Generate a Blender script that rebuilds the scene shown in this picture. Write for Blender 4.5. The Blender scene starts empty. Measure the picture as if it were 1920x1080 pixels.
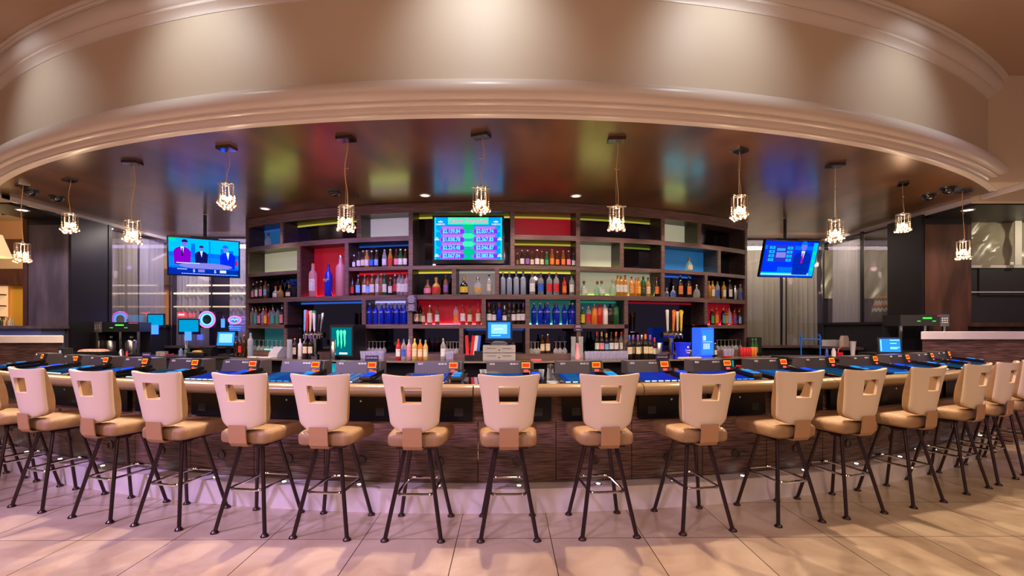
import bpy, bmesh, math, random
from mathutils import Vector, Matrix
random.seed(7)
PI = math.pi
rad = math.radians
S = bpy.context.scene
COL = S.collection

# ------------------------------------------------------------------ camera
cd = bpy.data.cameras.new('camera')
cam = bpy.data.objects.new('camera', cd); COL.objects.link(cam)
cam.location = (0, 0, 1.37); cam.rotation_euler = (PI/2, 0, 0)
cd.sensor_width = 36; cd.lens = 36*890/1920; cd.shift_y = 75/1920
cd.clip_start = .05; cd.clip_end = 100
S.camera = cam
# ------------------------------------------------------------------ view, world
S.view_settings.view_transform = 'Standard'; S.view_settings.look = 'None'
S.view_settings.gamma = 1; S.view_settings.use_curve_mapping = False
S.view_settings.exposure = 0.35
S.cycles.use_denoising = True
S.cycles.max_bounces = 8; S.cycles.transparent_max_bounces = 24
S.cycles.sample_clamp_indirect = 4; S.cycles.caustics_refractive = False; S.cycles.caustics_reflective = False
W = bpy.data.worlds.new('world'); S.world = W; W.use_nodes = True
bg = W.node_tree.nodes['Background']; bg.inputs[0].default_value = (.60, .48, .56, 1); bg.inputs[1].default_value = .20

def lamp(name, kind, loc, power, color, target=None, **kw):
    d = bpy.data.lights.new(name, kind); d.energy = power; d.color = color
    for k, v in kw.items(): setattr(d, k, v)
    o = bpy.data.objects.new(name, d); COL.objects.link(o); o.location = loc
    if target is not None:
        o.rotation_euler = (Vector(target)-Vector(loc)).to_track_quat('-Z', 'Y').to_euler()
    return o
WARM = (1, .74, .50); VIO = (.62, .45, 1); COOL = (.95, .96, 1)
# downlights of the upper ceiling (z 4.28) that wash the fascia
for (fd, rr, zt, e) in [(-25.5, .95, 3.40, 30), (-13.3, .80, 3.66, 34), (0, .80, 3.72, 40), (11.0, .80, 3.66, 35), (22.5, .90, 3.40, 30)]:
    f_ = rad(fd); px_, py_ = -.25+(10.28+rr)*math.sin(f_), 14-(10.28+rr)*math.cos(f_); qx_, qy_ = -.25+10.28*math.sin(f_), 14-10.28*math.cos(f_)
    lamp('fascia_downlight', 'SPOT', (px_, py_, 4.25), e, (.86, .95, 1), (qx_, qy_, zt), spot_size=rad(92), spot_blend=1, shadow_soft_size=.06)
# general hall downlights behind and above the camera, cones kept off the fascia
for (x, y, e, c) in [(-3.6, .3, 150, (1, .68, .72)), (-1.2, -.3, 125, (1, .74, .66)), (1.2, -.3, 140, (1, .77, .58)), (3.6, .4, 160, (1, .77, .54)), (6.2, 2.4, 150, (1, .74, .47)), (-6.4, 2.4, 120, (.95, .64, .80))]:
    lamp('hall_downlight', 'SPOT', (x, y, 4.24), e, c, (x*1.0, y+1.6, 0), spot_size=rad(118), spot_blend=.6, shadow_soft_size=.7)
# added fill lamps behind the camera, lifting the fascia, ceiling and stool backs
for x in (-4.2, 0, 4.2): lamp('hall_fill_lamp', 'POINT', (x, -2.2, 3.7), 62, (1, .74, .52), shadow_soft_size=.35)
# violet and rose fill added for the shelving follows under ceiling fixtures
# added violet fill spots, standing in for coloured spill from the gaming floor
lamp('violet_fill', 'SPOT', (-5.2, .6, 4.1), 850, VIO, (-2.4, 3.8, .2), spot_size=rad(62), spot_blend=1, shadow_soft_size=.25)
lamp('violet_fill', 'SPOT', (-2.0, -.4, 4.1), 330, (.72, .5, 1), (-.3, 3.6, 0), spot_size=rad(50), spot_blend=1, shadow_soft_size=.25)
lamp('violet_fill', 'SPOT', (3.0, 1.6, 4.1), 300, VIO, (5.6, 5.6, 1.0), spot_size=rad(45), spot_blend=1, shadow_soft_size=.2)

lamp('violet_fill', 'SPOT', (-7.6, 4.2, 4.0), 130, (.55, .42, 1), (-6.7, 6.87, 1.5), spot_size=rad(50), spot_blend=1, shadow_soft_size=.2)

# ------------------------------------------------------------------ materials
MATS = {}
def nt(name):
    m = bpy.data.materials.new(name); m.use_nodes = True
    return m, m.node_tree.nodes, m.node_tree.links
def pbr(name, col, rough=.5, metal=0, coat=0, emit=None, es=0, var=0, vscale=8, bump=0, bscale=40, spec=.5):
    if name in MATS: return MATS[name]
    m, N, L = nt(name); b = N['Principled BSDF']
    b.inputs['Roughness'].default_value = rough; b.inputs['Metallic'].default_value = metal
    b.inputs['Coat Weight'].default_value = coat; b.inputs['Specular IOR Level'].default_value = spec
    c = (*col, 1)
    if var:
        t = N.new('ShaderNodeTexCoord'); n = N.new('ShaderNodeTexNoise'); n.inputs['Scale'].default_value = vscale
        n.inputs['Detail'].default_value = 4
        r = N.new('ShaderNodeValToRGB'); L.new(t.outputs['Object'], n.inputs[0]); L.new(n.outputs[0], r.inputs[0])
        r.color_ramp.elements[0].color = tuple(max(0, v*(1-var)) for v in col)+(1,)
        r.color_ramp.elements[1].color = tuple(min(1, v*(1+var)) for v in col)+(1,)
        r.color_ramp.elements[0].position = .3; r.color_ramp.elements[1].position = .7
        L.new(r.outputs[0], b.inputs['Base Color'])
    else: b.inputs['Base Color'].default_value = c
    if emit: b.inputs['Emission Color'].default_value = (*emit, 1); b.inputs['Emission Strength'].default_value = es
    if bump:
        t = N.new('ShaderNodeTexCoord'); n = N.new('ShaderNodeTexNoise'); n.inputs['Scale'].default_value = bscale
        bp = N.new('ShaderNodeBump'); bp.inputs['Strength'].default_value = bump; bp.inputs['Distance'].default_value = .01
        L.new(t.outputs['Object'], n.inputs[0]); L.new(n.outputs[0], bp.inputs['Height']); L.new(bp.outputs[0], b.inputs['Normal'])
    MATS[name] = m; return m
def glow(name, col, s):
    if name in MATS: return MATS[name]
    m, N, L = nt(name); N.remove(N['Principled BSDF'])
    e = N.new('ShaderNodeEmission'); e.inputs[0].default_value = (*col, 1); e.inputs[1].default_value = s
    L.new(e.outputs[0], N['Material Output'].inputs[0]); MATS[name] = m; return m
def glass(name, col, op=.35, rough=.06, tint=None):
    """coloured bottle glass: part see-through, part glossy body"""
    if name in MATS: return MATS[name]
    m, N, L = nt(name); b = N['Principled BSDF']
    b.inputs['Base Color'].default_value = (*col, 1); b.inputs['Roughness'].default_value = rough
    b.inputs['Coat Weight'].default_value = .5
    t = N.new('ShaderNodeBsdfTransparent'); t.inputs[0].default_value = (*(tint or col), 1)
    fr = N.new('ShaderNodeLayerWeight'); fr.inputs[0].default_value = .35
    mr = N.new('ShaderNodeMapRange'); mr.inputs[3].default_value = op; mr.inputs[4].default_value = min(1, op+.5)
    L.new(fr.outputs['Facing'], mr.inputs[0])
    x = N.new('ShaderNodeMixShader'); L.new(mr.outputs[0], x.inputs[0]); L.new(t.outputs[0], x.inputs[1]); L.new(b.outputs[0], x.inputs[2])
    L.new(x.outputs[0], N['Material Output'].inputs[0]); MATS[name] = m; return m
def wood(name, c0, c1, scale=(2, 2, 70), rough=.38, c2=None):
    m, N, L = nt(name); b = N['Principled BSDF']; b.inputs['Roughness'].default_value = rough
    t = N.new('ShaderNodeTexCoord'); mp = N.new('ShaderNodeMapping'); mp.inputs['Scale'].default_value = scale
    n = N.new('ShaderNodeTexNoise'); n.inputs['Scale'].default_value = 1; n.inputs['Detail'].default_value = 5; n.inputs['Distortion'].default_value = .3
    r = N.new('ShaderNodeValToRGB'); L.new(t.outputs['Object'], mp.inputs[0]); L.new(mp.outputs[0], n.inputs[0]); L.new(n.outputs[0], r.inputs[0])
    r.color_ramp.elements[0].color = (*c0, 1); r.color_ramp.elements[1].color = (*c1, 1)
    r.color_ramp.elements[0].position = .38; r.color_ramp.elements[1].position = .64
    L.new(r.outputs[0], b.inputs['Base Color'])
    bp = N.new('ShaderNodeBump'); bp.inputs['Strength'].default_value = .25; bp.inputs['Distance'].default_value = .004
    L.new(n.outputs[0], bp.inputs['Height']); L.new(bp.outputs[0], b.inputs['Normal'])
    MATS[name] = m; return m

m_zebra = wood('zebra_wood', (.035, .016, .012), (.29, .15, .115), (6, 6, 210), .45)
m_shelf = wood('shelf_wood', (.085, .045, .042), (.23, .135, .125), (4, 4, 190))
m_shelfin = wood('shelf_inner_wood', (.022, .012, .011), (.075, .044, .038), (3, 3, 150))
m_panelwood = wood('pillar_wood', (.05, .018, .010), (.13, .05, .028), (5, 5, 1.2), .55)
m_panelgrey = wood('grey_pillar_wood', (.07, .055, .065), (.14, .11, .125), (5, 5, 1.2), .6)
m_darkpil = pbr('dark_pillar', (.012, .009, .010), .4)
m_black = pbr('black_plastic', (.012, .012, .014), .35)
m_blackgloss = pbr('black_gloss', (.006, .006, .008), .06, coat=.6)
m_header = pbr('machine_shell', (.05, .040, .052), .38, coat=.2)
m_bay = pbr('bay_black', (.004, .004, .006), .3, spec=.3)
m_dark = pbr('dark_void', (.006, .006, .008), .7)
m_steel = pbr('brushed_steel', (.62, .60, .58), .22, 1)
m_chrome = pbr('chrome', (.85, .83, .80), .08, 1)
m_brass = pbr('gold_cable', (.75, .42, .12), .4, .2)
m_stone = pbr('plinth_stone', (.84, .74, .76), .35, var=.10, vscale=5)
m_cream = pbr('cream_vinyl', (.76, .61, .48), .38, bump=.05, bscale=300)
m_tan = pbr('tan_leather', (.35, .205, .105), .33, var=.10, vscale=20, bump=.35, bscale=260)
m_strap = pbr('tan_strap', (.44, .235, .12), .45, bump=.3, bscale=400)
m_legs = pbr('stool_leg_metal', (.045, .020, .022), .3, .6, coat=.3)
m_rail = pbr('rail_leather', (.27, .185, .095), .24, bump=.12, bscale=25)
m_plaster = pbr('plaster', (.64, .51, .39), .55)
m_mould = pbr('moulding_paint', (.74, .64, .58), .35)
m_ceil = pbr('hall_ceiling_paint', (.52, .37, .27), .8)
m_trim = pbr('white_trim', (.62, .55, .55), .4)
m_white = pbr('white_plastic', (.75, .74, .74), .4)
m_paper = pbr('paper', (.8, .78, .74), .6)
m_red = pbr('red_plastic', (.65, .02, .03), .35)
m_marble = pbr('ledge_marble', (.70, .62, .62), .25, var=.08, vscale=3)
m_mirror = pbr('smoked_mirror', (.085, .08, .12), .03, 1)
m_bulb = glow('bulb', (1, .62, .28), 14)
m_led = glow('led_white', (.75, .95, 1), 9)
m_leduplight = glow('downlight_lens', (1, .9, .8), 4)

def floor_mat():
    m, N, L = nt('marble_tile'); b = N['Principled BSDF']; b.inputs['Roughness'].default_value = .22
    b.inputs['Coat Weight'].default_value = .15
    t = N.new('ShaderNodeTexCoord'); mp = N.new('ShaderNodeMapping'); mp.inputs['Location'].default_value = (-.285, -.04, 0)
    mp.inputs['Rotation'].default_value = (0, 0, rad(-.6))
    L.new(t.outputs['Object'], mp.inputs[0])
    br = N.new('ShaderNodeTexBrick'); br.offset = 0; br.squash = 1
    br.inputs['Scale'].default_value = 1; br.inputs['Mortar Size'].default_value = .0028; br.inputs['Mortar Smooth'].default_value = .05
    br.inputs['Brick Width'].default_value = .61; br.inputs['Row Height'].default_value = .61
    br.inputs['Color1'].default_value = (1, 1, 1, 1); br.inputs['Color2'].default_value = (.86, .86, .86, 1); br.inputs['Mortar'].default_value = (.10, .07, .06, 1)
    L.new(mp.outputs[0], br.inputs[0])
    n = N.new('ShaderNodeTexNoise'); n.inputs['Scale'].default_value = 2.2; n.inputs['Detail'].default_value = 7; n.inputs['Distortion'].default_value = 1.2
    L.new(mp.outputs[0], n.inputs[0])
    r = N.new('ShaderNodeValToRGB'); L.new(n.outputs[0], r.inputs[0])
    r.color_ramp.elements[0].color = (.52, .38, .27, 1); r.color_ramp.elements[1].color = (.74, .60, .46, 1)
    r.color_ramp.elements[0].position = .32; r.color_ramp.elements[1].position = .68
    mx = N.new('ShaderNodeMix'); mx.data_type = 'RGBA'; mx.blend_type = 'MULTIPLY'; mx.inputs[0].default_value = 1
    L.new(r.outputs[0], mx.inputs[6]); L.new(br.outputs[0], mx.inputs[7]); L.new(mx.outputs[2], b.inputs['Base Color'])
    return m
def barceil_mat():
    m, N, L = nt('bronze_ceiling'); b = N['Principled BSDF']; b.inputs['Metallic'].default_value = .45; b.inputs['Coat Weight'].default_value = .5; b.inputs['Coat IOR'].default_value = 1.9; b.inputs['Coat Roughness'].default_value = .2
    t = N.new('ShaderNodeTexCoord'); mp = N.new('ShaderNodeMapping'); mp.inputs['Scale'].default_value = (1.3, .5, 1)
    n = N.new('ShaderNodeTexNoise'); n.inputs['Scale'].default_value = 1.4; n.inputs['Detail'].default_value = 2; n.inputs['Distortion'].default_value = .3
    L.new(t.outputs['Object'], mp.inputs[0]); L.new(mp.outputs[0], n.inputs[0])
    r = N.new('ShaderNodeValToRGB'); L.new(n.outputs[0], r.inputs[0])
    r.color_ramp.elements[0].color = (.11, .048, .017, 1); r.color_ramp.elements[1].color = (.25, .108, .036, 1)
    r.color_ramp.elements[0].position = .35; r.color_ramp.elements[1].position = .65
    L.new(r.outputs[0], b.inputs['Base Color'])
    mr = N.new('ShaderNodeMapRange'); mr.inputs[3].default_value = .32; mr.inputs[4].default_value = .36
    L.new(n.outputs[0], mr.inputs[0]); L.new(mr.outputs[0], b.inputs['Roughness'])
    return m
m_floor = floor_mat(); m_barceil = barceil_mat()

# ------------------------------------------------------------------ mesh builder
class MB:
    def __init__(s): s.v = []; s.f = []; s.sm = []
    def add(s, vs, fs, smooth=False):
        o = len(s.v); s.v += [tuple(p) for p in vs]; s.f += [tuple(i+o for i in f) for f in fs]; s.sm += [smooth]*len(fs)
        return s
    def box(s, c, d, rz=0, rx=0):
        M = Matrix.Rotation(rz, 3, 'Z') @ Matrix.Rotation(rx, 3, 'X'); c = Vector(c)
        vs = [c + M @ Vector((x*d[0]/2, y*d[1]/2, z*d[2]/2)) for x in (-1, 1) for y in (-1, 1) for z in (-1, 1)]
        return s.add(vs, [(0,1,3,2), (4,6,7,5), (0,4,5,1), (2,3,7,6), (0,2,6,4), (1,5,7,3)])
    def b2(s, x0, x1, y0, y1, z0, z1): return s.box(((x0+x1)/2, (y0+y1)/2, (z0+z1)/2), (x1-x0, y1-y0, z1-z0))
    def lathe(s, prof, n=16, c=(0, 0, 0), a0=0, a1=2*PI, sx=1, sy=1, smooth=True):
        full = abs(a1-a0-2*PI) < 1e-6; k = n if full else n+1
        vs = []
        for j in range(k):
            a = a0+(a1-a0)*j/n
            for r, z in prof: vs.append((c[0]+r*sx*math.cos(a), c[1]+r*sy*math.sin(a), c[2]+z))
        m = len(prof); fs = []
        for j in range(n):
            p, q = j*m, ((j+1) % k)*m
            for i in range(m-1): fs.append((p+i, q+i, q+i+1, p+i+1))
        return s.add(vs, fs, smooth)
    def tube(s, pts, r, n=8, ry=None, caps=True, smooth=True, r2=None):
        pts = [Vector(p) for p in pts]; vs = []; ups = None
        for i, p in enumerate(pts):
            d = (pts[min(i+1, len(pts)-1)]-pts[max(i-1, 0)]).normalized()
            u = Vector((0, 0, 1)) if abs(d.z) < .9 else Vector((1, 0, 0))
            a = d.cross(u).normalized(); b = a.cross(d).normalized()
            if ups is not None and a.dot(ups) < 0: a = -a; b = -b
            ups = a
            f = i/max(1, len(pts)-1); rr = r if r2 is None else r+(r2-r)*f
            for j in range(n):
                t = 2*PI*j/n; vs.append(p+a*(rr*math.cos(t))+b*((ry or rr)*math.sin(t)))
        fs = []
        for i in range(len(pts)-1):
            for j in range(n): fs.append((i*n+j, i*n+(j+1) % n, (i+1)*n+(j+1) % n, (i+1)*n+j))
        s.add(vs, fs, smooth)
        if caps:
            o = len(s.v)-len(vs); s.f += [tuple(o+j for j in range(n))[::-1], tuple(o+len(vs)-n+j for j in range(n))]; s.sm += [False]*2
        return s
    def loft(s, outline, levels, smooth=True):
        """outline in xy scaled about its centre: levels (z, inset)"""
        n = len(outline); cx = sum(p[0] for p in outline)/n; cy = sum(p[1] for p in outline)/n
        vs = []
        for z, ins in levels:
            for x, y in outline:
                d = math.hypot(x-cx, y-cy); f = (d-ins)/d
                vs.append((cx+(x-cx)*f, cy+(y-cy)*f, z))
        fs = [(i*n+j, i*n+(j+1) % n, (i+1)*n+(j+1) % n, (i+1)*n+j) for i in range(len(levels)-1) for j in range(n)]
        s.add(vs, fs, smooth); o = len(s.v)-len(vs)
        s.f += [tuple(o+j for j in range(n))[::-1], tuple(o+len(vs)-n+j for j in range(n))]; s.sm += [smooth]*2
        return s
    def prism(s, pts, ax, t0, t1):
        """polygon in the plane normal to axis ax (0 x,1 y,2 z)"""
        n = len(pts); vs = []
        for t in (t0, t1):
            for a, b in pts: vs.append((t, a, b) if ax == 0 else (a, t, b) if ax == 1 else (a, b, t))
        return s.add(vs, [tuple(range(n))[::-1], tuple(range(n, 2*n))]+[(j, (j+1) % n, n+(j+1) % n, n+j) for j in range(n)])
    def ball(s, c, r, n=10, m=6, sz=1):
        prof = [(max(1e-4, r*math.sin(PI*i/m)), -r*sz*math.cos(PI*i/m)) for i in range(m+1)]
        return s.lathe(prof, n, c)
    def mesh(s, name, mat):
        me = bpy.data.meshes.new(name); me.from_pydata(s.v, [], s.f); me.materials.append(mat)
        me.polygons.foreach_set('use_smooth', s.sm)
        bm = bmesh.new(); bm.from_mesh(me); bmesh.ops.recalc_face_normals(bm, faces=bm.faces); bm.to_mesh(me); bm.free()
        if any(s.sm): me.set_sharp_from_angle(angle=rad(42))
        return me
    def build(s, name, mat, parent=None):
        o = bpy.data.objects.new(name, s.mesh(name, mat)); COL.objects.link(o)
        if parent is not None: o.parent = parent
        return o
def tag(o, label, cat, group=None, kind=None):
    if label: o['label'] = label
    if cat: o['category'] = cat
    if group: o['group'] = group
    if kind: o['kind'] = kind
    return o
def empty(name, loc, rz, label, cat, group=None):
    o = bpy.data.objects.new(name, None); COL.objects.link(o); o.location = loc; o.rotation_euler = (0, 0, rz)
    o.empty_display_size = .05
    return tag(o, label, cat, group)
def struct(o): o['kind'] = 'structure'; return o
def clone(o, parent=None):
    c = o.copy(); COL.objects.link(c)
    if parent is not None: c.parent = parent
    for ch in list(o.children): clone(ch, c)
    return c
def place(o, loc, rz, label): o.location = loc; o.rotation_euler = (0, 0, rz); o['label'] = label; return o
TXT = {}
def text(s, size, mat, parent, loc, rx=PI/2, rz=0, name='lettering', align='CENTER', sx=1, ext=.0004, base=None):
    key = (s, size, mat.name, align, sx)
    if key not in TXT:
        c = bpy.data.curves.new('lettering', 'FONT'); c.body = s; c.size = size; c.align_x = align; c.align_y = 'CENTER'; c.extrude = ext; c.resolution_u = 3; c.offset = size*.018
        t = bpy.data.objects.new('t', c); COL.objects.link(t)
        dg = bpy.context.evaluated_depsgraph_get(); me = bpy.data.meshes.new_from_object(t.evaluated_get(dg)); me.name = name
        bpy.data.objects.remove(t); me.materials.clear(); me.materials.append(mat)
        if sx != 1:
            for v in me.vertices: v.co.x *= sx
        TXT[key] = me
    o = bpy.data.objects.new(name, TXT[key]); COL.objects.link(o); o.parent = parent; o.location = loc; o.rotation_euler = (rx, 0, rz)
    return o

# ------------------------------------------------------------------ layout helpers
C1 = (-.35, 13.5)      # common centre of bar, pendants and shelving
C2 = (-.25, 14.0)      # centre of the soffit curve
def P(phi, r, z=0, C=C1): return Vector((C[0]+r*math.sin(phi), C[1]-r*math.cos(phi), z))
def phid(px, r, C=C1):
    a = (px-960)/890; A = a*a+1; B = -2*(a*C[0]+C[1]); D = C[0]**2+C[1]**2-r*r
    t = (-B-math.sqrt(max(0, B*B-4*A*D)))/(2*A)
    return math.atan2(a*t-C[0], C[1]-t), t
def ph(px, r, C=C1): return phid(px, r, C)[0]
def zz(y, t): return 1.37+(615-y)*t/890
def sweep(mb, prof, p0, p1, C=C1, n=48, closed=True, smooth=False):
    vs = []; m = len(prof)
    for j in range(n+1):
        a = p0+(p1-p0)*j/n
        for r, z in prof: vs.append(P(a, r, z, C))
    fs = []
    for j in range(n):
        for i in range(m if closed else m-1):
            k = (i+1) % m; fs.append((j*m+i, (j+1)*m+i, (j+1)*m+k, j*m+k))
    mb.add(vs, fs, smooth)
    if closed:
        o = len(mb.v)-len(vs); mb.f += [tuple(o+i for i in range(m)), tuple(o+n*m+i for i in range(m))[::-1]]; mb.sm += [False]*2
    return mb
def arcbox(r0, r1, z0, z1, p0, p1, n=48, C=C1): return sweep(MB(), [(r0, z0), (r1, z0), (r1, z1), (r0, z1)], p0, p1, C, n)

# ================================================================== SETTING
struct(MB().b2(-18, 14, -6, 16, -.1, 0).build('floor', m_floor))
struct(MB().b2(-14, 14, -6, 9.3, 4.28, 4.38).build('ceiling', m_ceil))
XL, XR, ZC = -6.4, 5.93, 3.05
mb = MB(); N_ = 60
vs = []
for i in range(N_+1):
    x = XL+(XR-XL)*i/N_; y = C2[1]-math.sqrt(10.27**2-(x-C2[0])**2)
    vs += [(x, y, ZC), (x, 9.3, ZC), (x, y, ZC+.04), (x, 9.3, ZC+.04)]
fs = []
for i in range(N_):
    a, b = 4*i, 4*i+4; fs += [(a, b, b+1, a+1), (a+2, a+3, b+3, b+2), (a, a+2, b+2, b), (a+1, b+1, b+3, a+3)]
mb.add(vs, fs); struct(mb.build('ceiling', m_barceil))
pL, pR = -rad(36.6), rad(36.9)
face = [(10.28, 3.30), (10.28, 4.06)]
struct(sweep(MB(), [(10.28, 3.30), (10.28, 4.28), (10.20, 4.28), (10.20, 3.30)], pL, pR, C2, 90, smooth=False).build('wall_front_fascia', m_plaster))
low = [(10.20, 3.05), (10.262, 3.045), (10.275, 3.05), (10.277, 3.062), (10.285, 3.066), (10.297, 3.075), (10.303, 3.088), (10.31, 3.10), (10.335, 3.101), (10.346, 3.104), (10.352, 3.112), (10.35, 3.122),
       (10.362, 3.127), (10.385, 3.138), (10.408, 3.160), (10.42, 3.19), (10.42, 3.215), (10.408, 3.245), (10.382, 3.272), (10.345, 3.292), (10.305, 3.303), (10.30, 3.315), (10.282, 3.318), (10.20, 3.32)]
struct(sweep(MB(), low, pL, pR, C2, 110, smooth=True).build('trim_1', m_mould))
up = [(10.27, 4.00), (10.286, 4.003), (10.289, 4.02), (10.296, 4.032), (10.318, 4.052), (10.334, 4.06), (10.338, 4.073), (10.332, 4.085), (10.346, 4.09), (10.368, 4.115), (10.384, 4.15), (10.388, 4.185), (10.38, 4.215), (10.37, 4.228), (10.392, 4.232), (10.398, 4.243), (10.392, 4.252), (10.41, 4.255), (10.417, 4.266), (10.415, 4.285), (10.27, 4.285)]
struct(sweep(MB(), up, pL, pR, C2, 110, smooth=True).build('trim_2', m_mould))
struct(MB().b2(5.46, 5.90, 5.47, 6.0, 3.053, 4.28).build('wall_right_pier', m_plaster))
struct(MB().b2(-6.5, -6.0, 5.35, 6.0, 3.053, 4.28).build('wall_left_pier', m_plaster))
struct(MB().b2(5.90, 11, 6.0, 6.1, 2.97, 3.88).build('wall_right_bulkhead', m_plaster))
struct(MB().b2(-9, -6.4, 5.95, 6.05, 2.97, 4.28).build('wall_left_bulkhead', m_plaster))
struct(MB().b2(5.97, 10, 6.1, 9.3, 2.95, 2.99).build('ceiling', m_darkpil))
struct(MB().b2(-7.05, -6.44, 6.05, 9.3, 2.95, 2.99).build('ceiling', m_darkpil))
struct(MB().b2(5.93, 5.99, 5.5, 9.3, 3.0, 3.07).build('trim_3', m_trim))
struct(MB().b2(-6.46, -6.40, 5.3, 9.3, 3.0, 3.07).build('trim_4', m_trim))
# pillars
struct(MB().b2(-7.02, -6.42, 6.87, 7.0, .0, 2.86).build('wall_left_pillar', m_panelgrey))
struct(MB().b2(-7.05, -6.41, 6.86, 7.05, 2.86, 2.95).build('wall_left_header', m_darkpil))
struct(MB().b2(-6.42, -6.38, 6.87, 7.5, 0, 3.0).build('wall_left_side', m_darkpil))
struct(MB().b2(-7.06, -7.0, 6.85, 9.3, 0, 2.95).build('wall_left_outer', m_panelwood))
struct(MB().b2(5.93, 6.56, 6.83, 7.0, .0, 2.86).build('wall_right_pillar', m_panelwood))
struct(MB().b2(5.92, 6.6, 6.82, 7.0, 2.86, 2.95).build('wall_right_header', m_darkpil))
struct(MB().b2(5.90, 5.94, 6.83, 7.42, 0, 3.0).build('wall_right_side', m_darkpil))
# back walls with window openings
struct(MB().b2(XL-.02, -3.4, 8.9, 9.0, 0, 1.03).build('wall_back_left', m_dark))
struct(MB().b2(3.0, XR+.06, 9.0, 9.1, 0, 1.03).build('wall_back_right', m_dark))
struct(MB().b2(XL-.3, -3.4, 9.35, 9.4, 0, 3.05).build('wall_behind_left', pbr('night', (.03, .02, .05), .8)))
struct(MB().b2(3.0, XR+.3, 9.5, 9.55, 0, 3.05).build('wall_behind_right', MATS['night']))
struct(MB().b2(XL-.03, XL+.01, 7.5, 8.9, 0, 1.42).build('wall_left_dado', m_dark))
struct(MB().b2(XR-.01, XR+.03, 7.42, 9.0, 0, 1.46).build('wall_right_dado', m_dark))
# window glass and frames
def pane_mat():
    m, N, L = nt('window_glass'); N.remove(N['Principled BSDF'])
    t = N.new('ShaderNodeBsdfTransparent'); g = N.new('ShaderNodeBsdfGlossy'); g.inputs['Roughness'].default_value = .02
    g.inputs[0].default_value = (.9, .85, 1, 1)
    lw = N.new('ShaderNodeLayerWeight'); lw.inputs[0].default_value = .4; f = N.new('ShaderNodeMapRange'); f.inputs[3].default_value = .06; f.inputs[4].default_value = .4; L.new(lw.outputs['Facing'], f.inputs[0])
    x = N.new('ShaderNodeMixShader'); L.new(f.outputs[0], x.inputs[0]); L.new(t.outputs[0], x.inputs[1]); L.new(g.outputs[0], x.inputs[2])
    L.new(x.outputs[0], N['Material Output'].inputs[0]); return m
m_pane = pane_mat()
wframe = pbr('window_frame', (.05, .045, .06), .3, .5)
for k, (x0, x1, y, mulls, z0) in enumerate([(XL+.02, -3.6, 8.85, (-5.6, -4.9), 1.03), (3.2, XR-.02, 9.0, (4.35, 5.2), 1.03)]):
    w = struct(MB().b2(x0, x1, y-.004, y+.004, z0, 3.0).build('window_%d' % (k+1), m_pane))
    m = MB().b2(x0, x1, y-.02, y+.02, 2.97, 3.03).b2(x0, x1, y-.05, y+.04, z0-.03, z0+.01)
    for x in mulls+(x0, x1): m.b2(x-.008, x+.008, y-.015, y+.015, z0, 3.0)
    m.build('window_frame', wframe, w)
    MB().b2(x0, x1, y-.14, y-.03, z0-.03, z0+.015).build('window_sill', m_shelf, w)
w = struct(MB().b2(XL-.004, XL+.004, 7.55, 8.8, 1.42, 3.0).build('window_3', m_pane))
MB().b2(XL-.02, XL+.03, 7.5, 7.56, 1.42, 3.0).b2(XL-.02, XL+.05, 7.5, 8.85, 1.39, 1.43).build('window_frame', m_darkpil, w)
w = struct(MB().b2(XR-.004, XR+.004, 7.45, 8.9, 1.46, 2.95).build('window_4', m_pane))
MB().b2(XR-.03, XR+.02, 7.42, 7.46, 1.46, 3.0).b2(XR-.02, XR+.02, 8.02, 8.06, 1.46, 3.0).b2(XR-.05, XR+.03, 7.42, 9.0, 1.43, 1.47).build('window_frame', m_darkpil, w)

# curtains
def curtain_mat(name, col):
    m, N, L = nt(name); N.remove(N['Principled BSDF'])
    d = N.new('ShaderNodeBsdfDiffuse'); d.inputs[0].default_value = (*col, 1)
    tr = N.new('ShaderNodeBsdfTranslucent'); tr.inputs[0].default_value = (*col, 1)
    tp = N.new('ShaderNodeBsdfTransparent')
    a = N.new('ShaderNodeMixShader'); a.inputs[0].default_value = .45; L.new(d.outputs[0], a.inputs[1]); L.new(tr.outputs[0], a.inputs[2])
    b = N.new('ShaderNodeMixShader'); b.inputs[0].default_value = .12; L.new(a.outputs[0], b.inputs[1]); L.new(tp.outputs[0], b.inputs[2])
    L.new(b.outputs[0], N['Material Output'].inputs[0]); return m
m_curt = curtain_mat('sheer_curtain', (.80, .76, .80)); m_curt2 = curtain_mat('sheer_curtain_cream', (.85, .78, .66))
def curtain(p0, p1, z0, z1, folds, mat, label, amp=.055):
    d = Vector(p1)-Vector(p0); Ln = d.length; d.normalize(); nrm = Vector((-d.y, d.x)); n = folds*8
    mb = MB(); vs = []; zs = 6; rnd = [random.uniform(.6, 1.4) for _ in range(folds+2)]
    for j in range(zs+1):
        z = z0+(z1-z0)*j/zs
        for i in range(n+1):
            u = i/n; f = u*folds; a = amp*rnd[int(f)]*(1.15-.4*j/zs)
            q = Vector(p0)+d*(u*Ln+.012*math.sin(2*PI*f*.37+j*.3))+nrm*(a*math.sin(2*PI*f)*.5)
            vs.append((q.x, q.y, z))
    fs = [(j*(n+1)+i, j*(n+1)+i+1, (j+1)*(n+1)+i+1, (j+1)*(n+1)+i) for j in range(zs) for i in range(n)]
    mb.add(vs, fs, True); o = mb.build('curtain', mat)
    return tag(o, label, 'curtain', 'sheer window curtains')
curtain((-6.50, 7.56), (-6.50, 8.25), 1.43, 2.98, 7, m_curt2, 'ivory sheer curtain beside the black pillar above the coffee brewer')
curtain((-6.50, 8.28), (-6.50, 8.85), 1.43, 2.98, 5, m_curt, 'lilac sheer curtain in left window corner, behind the coffee brewer')
curtain((-6.35, 8.98), (-5.72, 8.98), 1.04, 2.98, 7, m_curt, 'short lilac sheer curtain behind left edge of the left television')
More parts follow.
